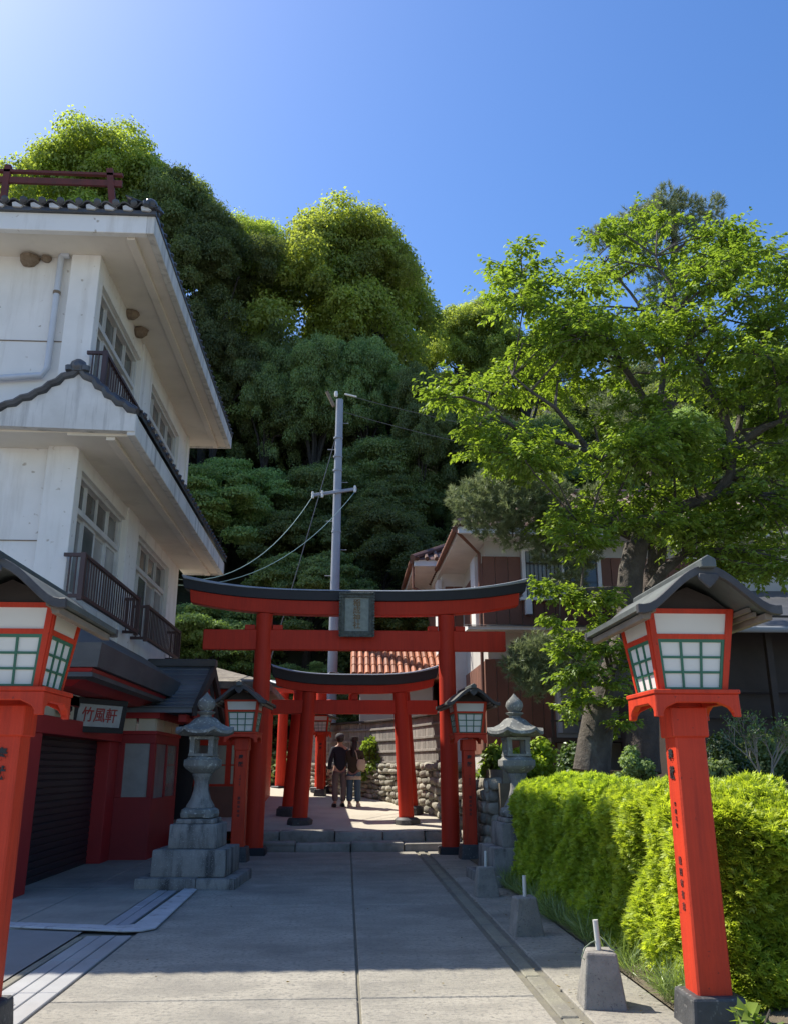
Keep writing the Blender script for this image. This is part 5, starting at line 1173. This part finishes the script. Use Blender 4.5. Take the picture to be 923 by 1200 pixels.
def hedge(label, x0, x1, y0, y1, z0, z1, n, seed, L=.085, lump=.07, mat='leaf_hedge', name='hedge', round_=.25, loc=None):
    rng = np.random.default_rng(seed); H = empty(name, ((x0 + x1) / 2, (y0 + y1) / 2, z0), 0, label, 'hedge', 'clipped hedge blocks')
    c = np.array([(x0 + x1) / 2, (y0 + y1) / 2, z0]); hx, hy, h = (x1 - x0) / 2, (y1 - y0) / 2, z1 - z0
    ar = np.array([2 * hy * h, 2 * hy * h, 2 * hx * h, 2 * hx * h, 4 * hx * hy * 1.2]); f = rng.choice(5, n, p=ar / ar.sum()); u, v = rng.uniform(-1, 1, n), rng.uniform(0, 1, n)
    P = np.zeros((n, 3)); N = np.zeros((n, 3))
    for k, (sx, sy) in enumerate(((-1, 0), (1, 0), (0, -1), (0, 1))):
        m = f == k
        P[m] = np.stack([np.where(sx, sx * hx, u[m] * hx), np.where(sy, sy * hy, u[m] * hy), v[m] * h], 1); N[m] = (sx, sy, 0)
    m = f == 4; P[m] = np.stack([u[m] * hx, (v[m] * 2 - 1) * hy, np.full(m.sum(), h)], 1); N[m] = (0, 0, 1)
    # rounded shoulders and a lumpy surface
    ex = np.clip((np.abs(P[:, 0]) - (hx - round_)) / round_, 0, 1); ey = np.clip((np.abs(P[:, 1]) - (hy - round_)) / round_, 0, 1); ez = np.clip((P[:, 2] - (h - round_)) / round_, 0, 1)
    q = np.stack([ex * np.sign(P[:, 0]), ey * np.sign(P[:, 1]), ez], 1); ql = np.linalg.norm(q, axis=1, keepdims=True); over = np.maximum(ql - 1, 0)
    P -= q / np.maximum(ql, 1e-6) * over * round_; N = unit(N + q * 1.2 * (over > 0))
    W = P + c; lum = np.sin(W[:, 1] * 4.3 + W[:, 0] * 3) * np.sin(W[:, 2] * 5.5 + 1 + W[:, 0] * 2) + np.sin(W[:, 1] * 9.7 + W[:, 2] * 8.2) * .6 + np.sin(W[:, 2] * 6.1 + W[:, 0] * 7 + 2) * .5 + .5 * np.sin(W[:, 1] * 15 - W[:, 2] * 13 + W[:, 0] * 9)
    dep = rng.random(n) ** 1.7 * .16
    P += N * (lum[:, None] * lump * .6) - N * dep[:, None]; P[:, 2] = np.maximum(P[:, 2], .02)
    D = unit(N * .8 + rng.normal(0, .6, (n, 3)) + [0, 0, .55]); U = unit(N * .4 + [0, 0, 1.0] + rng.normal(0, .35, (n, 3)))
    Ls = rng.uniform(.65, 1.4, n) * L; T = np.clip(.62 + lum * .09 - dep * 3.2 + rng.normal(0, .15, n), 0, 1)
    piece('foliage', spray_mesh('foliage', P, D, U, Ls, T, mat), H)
    core = MB().box(-hx + .17, hx - .17, -hy + .17, hy - .17, 0, h - .17); core.build('inner_twigs', 'soil', H)
    st = MB()
    for k in range(int(hy * 4)): st.tube([(random.uniform(-hx, hx) * .5, -hy + .3 + k * .5, -.05), (random.uniform(-hx, hx) * .6, -hy + .35 + k * .5, h * .6)], [.025, .012], 5)
    o = st.build('stems', 'bark', H); o['kind'] = 'stuff'; return H
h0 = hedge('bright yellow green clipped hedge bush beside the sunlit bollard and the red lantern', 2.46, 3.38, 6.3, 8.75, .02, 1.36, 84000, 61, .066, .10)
def hedge_copy(loc, rz, scl, label):
    c = copy_tree(h0); c.location = loc; c.rotation_euler.z = rz; c.scale = scl; c['label'] = label; return c
hedge_copy((2.86, 9.75, .02), math.pi, (1.0, .95, 1.0), 'clipped hedge bush half in the building shade beside the middle bollard')
hedge_copy((2.80, 11.65, .02), .02, (.95, .72, .99), 'shaded green clipped hedge bush next to the stone lantern')
hedge_copy((3.85, 6.75, .02), math.pi / 2, (1.25, 1.08, .95), 'bright yellow green hedge bush turned sideways behind the red lantern post')
# ---------------- grasses and small plants along the hedge foot
rng = np.random.default_rng(71)
n = 15000; yb = rng.uniform(3.6, 13.0, n); xb = 2.18 + np.abs(rng.normal(0, .16, n)) + .05 * np.sin(yb * 3); cl = np.sin(yb * 5.2) + np.sin(yb * 2.1 + 1); keep = (rng.random(n) < .30 + .22 * cl) & ~((yb < 6.35) & (yb > 5.0) & (xb < 2.62)); xb, yb = xb[keep], yb[keep]; n = len(xb)
P = np.stack([xb, yb, np.full(n, .015)], 1); A = unit(rng.normal(0, .5, (n, 3)) * [1, 1, .2] + [-.25, 0, 1]); L = rng.uniform(.08, .30, n)
o = link(bpy.data.objects.new('verge_grass', leaves('verge_grass', P, A, unit(rdir(n, rng) * [1, 1, .2]), L, L * .018 + .003, np.clip(rng.normal(.5, .25, n), 0, 1), 'grass_blade', .0, .6, True)))
tag(o, 'tufted grass growing along the foot of the hedge', 'grass', kind='stuff')
def leafy_shrub(loc, r, h, label, mat='leaf_shrub', leaf=.07, n=5000, seed=1, group='garden shrubs', fl=.9, name='shrub', nb=16):
    rng = np.random.default_rng(seed); S = empty(name, loc, 0, label, 'shrub', group); Ps, Ns, Ts = [], [], []
    for k in range(nb):
        d = rdir(1, rng)[0]; d[2] = abs(d[2]); c = d * np.array([r, r, h]) * rng.uniform(.45, .8) + [0, 0, h * .12]; rr = r * rng.uniform(.26, .42); m = n // nb
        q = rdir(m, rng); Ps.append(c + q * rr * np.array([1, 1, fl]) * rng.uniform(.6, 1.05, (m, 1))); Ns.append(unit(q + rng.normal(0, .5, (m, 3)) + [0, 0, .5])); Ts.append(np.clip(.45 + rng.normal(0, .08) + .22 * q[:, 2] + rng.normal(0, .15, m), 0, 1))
    P = np.concatenate(Ps); P[:, 2] = np.maximum(P[:, 2], .02); N = np.concatenate(Ns); L = rng.uniform(.7, 1.35, len(P)) * leaf
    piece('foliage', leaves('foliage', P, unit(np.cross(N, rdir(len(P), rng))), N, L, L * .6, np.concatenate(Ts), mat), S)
    st = MB()
    for k in range(6): a = k * 1.05; st.tube([(0, 0, -.05), (math.cos(a) * r * .3, math.sin(a) * r * .3, h * .35), (math.cos(a) * r * .6, math.sin(a) * r * .6, h * .7)], [.02, .014, .006], 5)
    st.build('stems', 'bark', S); return S
leafy_shrub((5.0, 11.5, 1.3), .55, .72, 'clipped round bush with sunlit top beside the bare sapling', 'leaf_shrub', .045, 9000, 81)
leafy_shrub((4.15, 12.6, 1.3), .33, .55, 'small dark round bush between the crooked trunk and the lantern post', 'leaf_forest', .05, 5000, 82)
leafy_shrub((3.3, 15.9, 1.28), .55, .75, 'yellow green shrub overhanging the rubble wall behind the stone lantern', 'leaf_hedge', .09, 3600, 83)
leafy_shrub((2.95, 16.9, 1.28), .48, .75, 'bright leafy shrub on the wall top next to the torii pillar', 'leaf_tree', .10, 2600, 84)
leafy_shrub((3.95, 15.2, 1.28), .55, .60, 'pale flowering shrub between the stone lantern and the crooked trunk', 'leaf_shrub', .08, 3600, 85)
leafy_shrub((3.4, 12.9, .05), .5, 1.45, 'broad leaved dark shrub at the foot of the crooked trunk', 'leaf_forest', .12, 2600, 86)
leafy_shrub((4.6, 11.2, 1.3), .45, .35, 'low dark ground shrub behind the hedge top', 'leaf_forest', .07, 3000, 87)
leafy_shrub((.72, 24.25, 1.15), .42, 1.5, 'bright leafy bush growing out of the rubble wall behind the people', 'leaf_tree', .13, 1100, 88, nb=12)
leafy_shrub((2.42, 5.55, .0), .17, .26, 'small broad leaved plant at the foot of the red lantern base', 'leaf_tree', .12, 60, 89, nb=5)
leafy_shrub((6.2, 12.6, 1.3), .7, .8, 'dark evergreen bush in the shade of the garden trees', 'leaf_forest', .06, 6000, 90)
# low mossy kerb wall inside the garden
kb = empty('mossy_kerb', (6, 9.95, 0), 0, 'low moss topped stone kerb wall running behind the hedge', 'wall')
for k in range(10):
    x = 3.5 + k * .62; MB().box(x - 6, x + .61 - 6, -.14, .14, .0, 1.34).build('kerb_stone', 'wall_stone', kb, .03, seg=2)
    MB().box(x - 6, x + .61 - 6, -.16, .15, 1.341, 1.375 + random.uniform(0, .02)).build('moss_cushion', 'moss', kb, .012)
# bare pale sapling
sp = empty('bare_sapling', (5.05, 10.6, 1.3), 0, 'thin pale sapling with twiggy sparse branches behind the hedge', 'tree'); tr = MB(); random.seed(9); tips = []
def grow(p, d, l, r, dep):
    q = p + d * l; m_ = p.lerp(q, .5) + Vector([random.uniform(-.03, .03) * l for _ in range(3)]); tr.tube([p, m_, q], [r, r * .85, r * .65], 5, False); tips.append(q)
    if dep == 0: return
    for k in range(random.choice((2, 3, 3))):
        e = (d + Vector((random.uniform(-.75, .75), random.uniform(-.6, .6), random.uniform(-.05, .5)))).normalized(); grow(p.lerp(q, random.uniform(.55, 1)), e, l * random.uniform(.62, .85), r * .6, dep - 1)
grow(Vector((0, 0, -.05)), Vector((-.12, 0, 1)), .38, .022, 5); grow(Vector((.08, 0, -.05)), Vector((.2, .05, 1)), .36, .020, 5)
tr.build('branches', 'twig_pale', sp); rng = np.random.default_rng(5); T = np.repeat(np.array([tuple(t) for t in tips]), 2, 0); n = len(T)
piece('foliage', leaves('foliage', T + rng.normal(0, .03, (n, 3)), rdir(n, rng), rdir(n, rng), .045, .022, rng.random(n), 'leaf_shrub'), sp)

rng = np.random.default_rng(99); n = 260
xb = np.where(rng.random(n) < .65, rng.uniform(1.5, 2.3, n), rng.uniform(-2.6, 2.2, n)); yb = rng.uniform(5.2, 17, n)
o = link(bpy.data.objects.new('leaf_litter', leaves('leaf_litter', np.stack([xb, yb, np.full(n, .012)], 1), rdir(n, rng) * [1, 1, .05], np.tile([0, 0, 1.0], (n, 1)) + rng.normal(0, .2, (n, 3)), rng.uniform(.02, .05, n), rng.uniform(.012, .025, n), rng.random(n), 'dry_leaf')))
tag(o, 'small dry fallen leaves scattered over the pavement', 'leaf litter', kind='stuff')
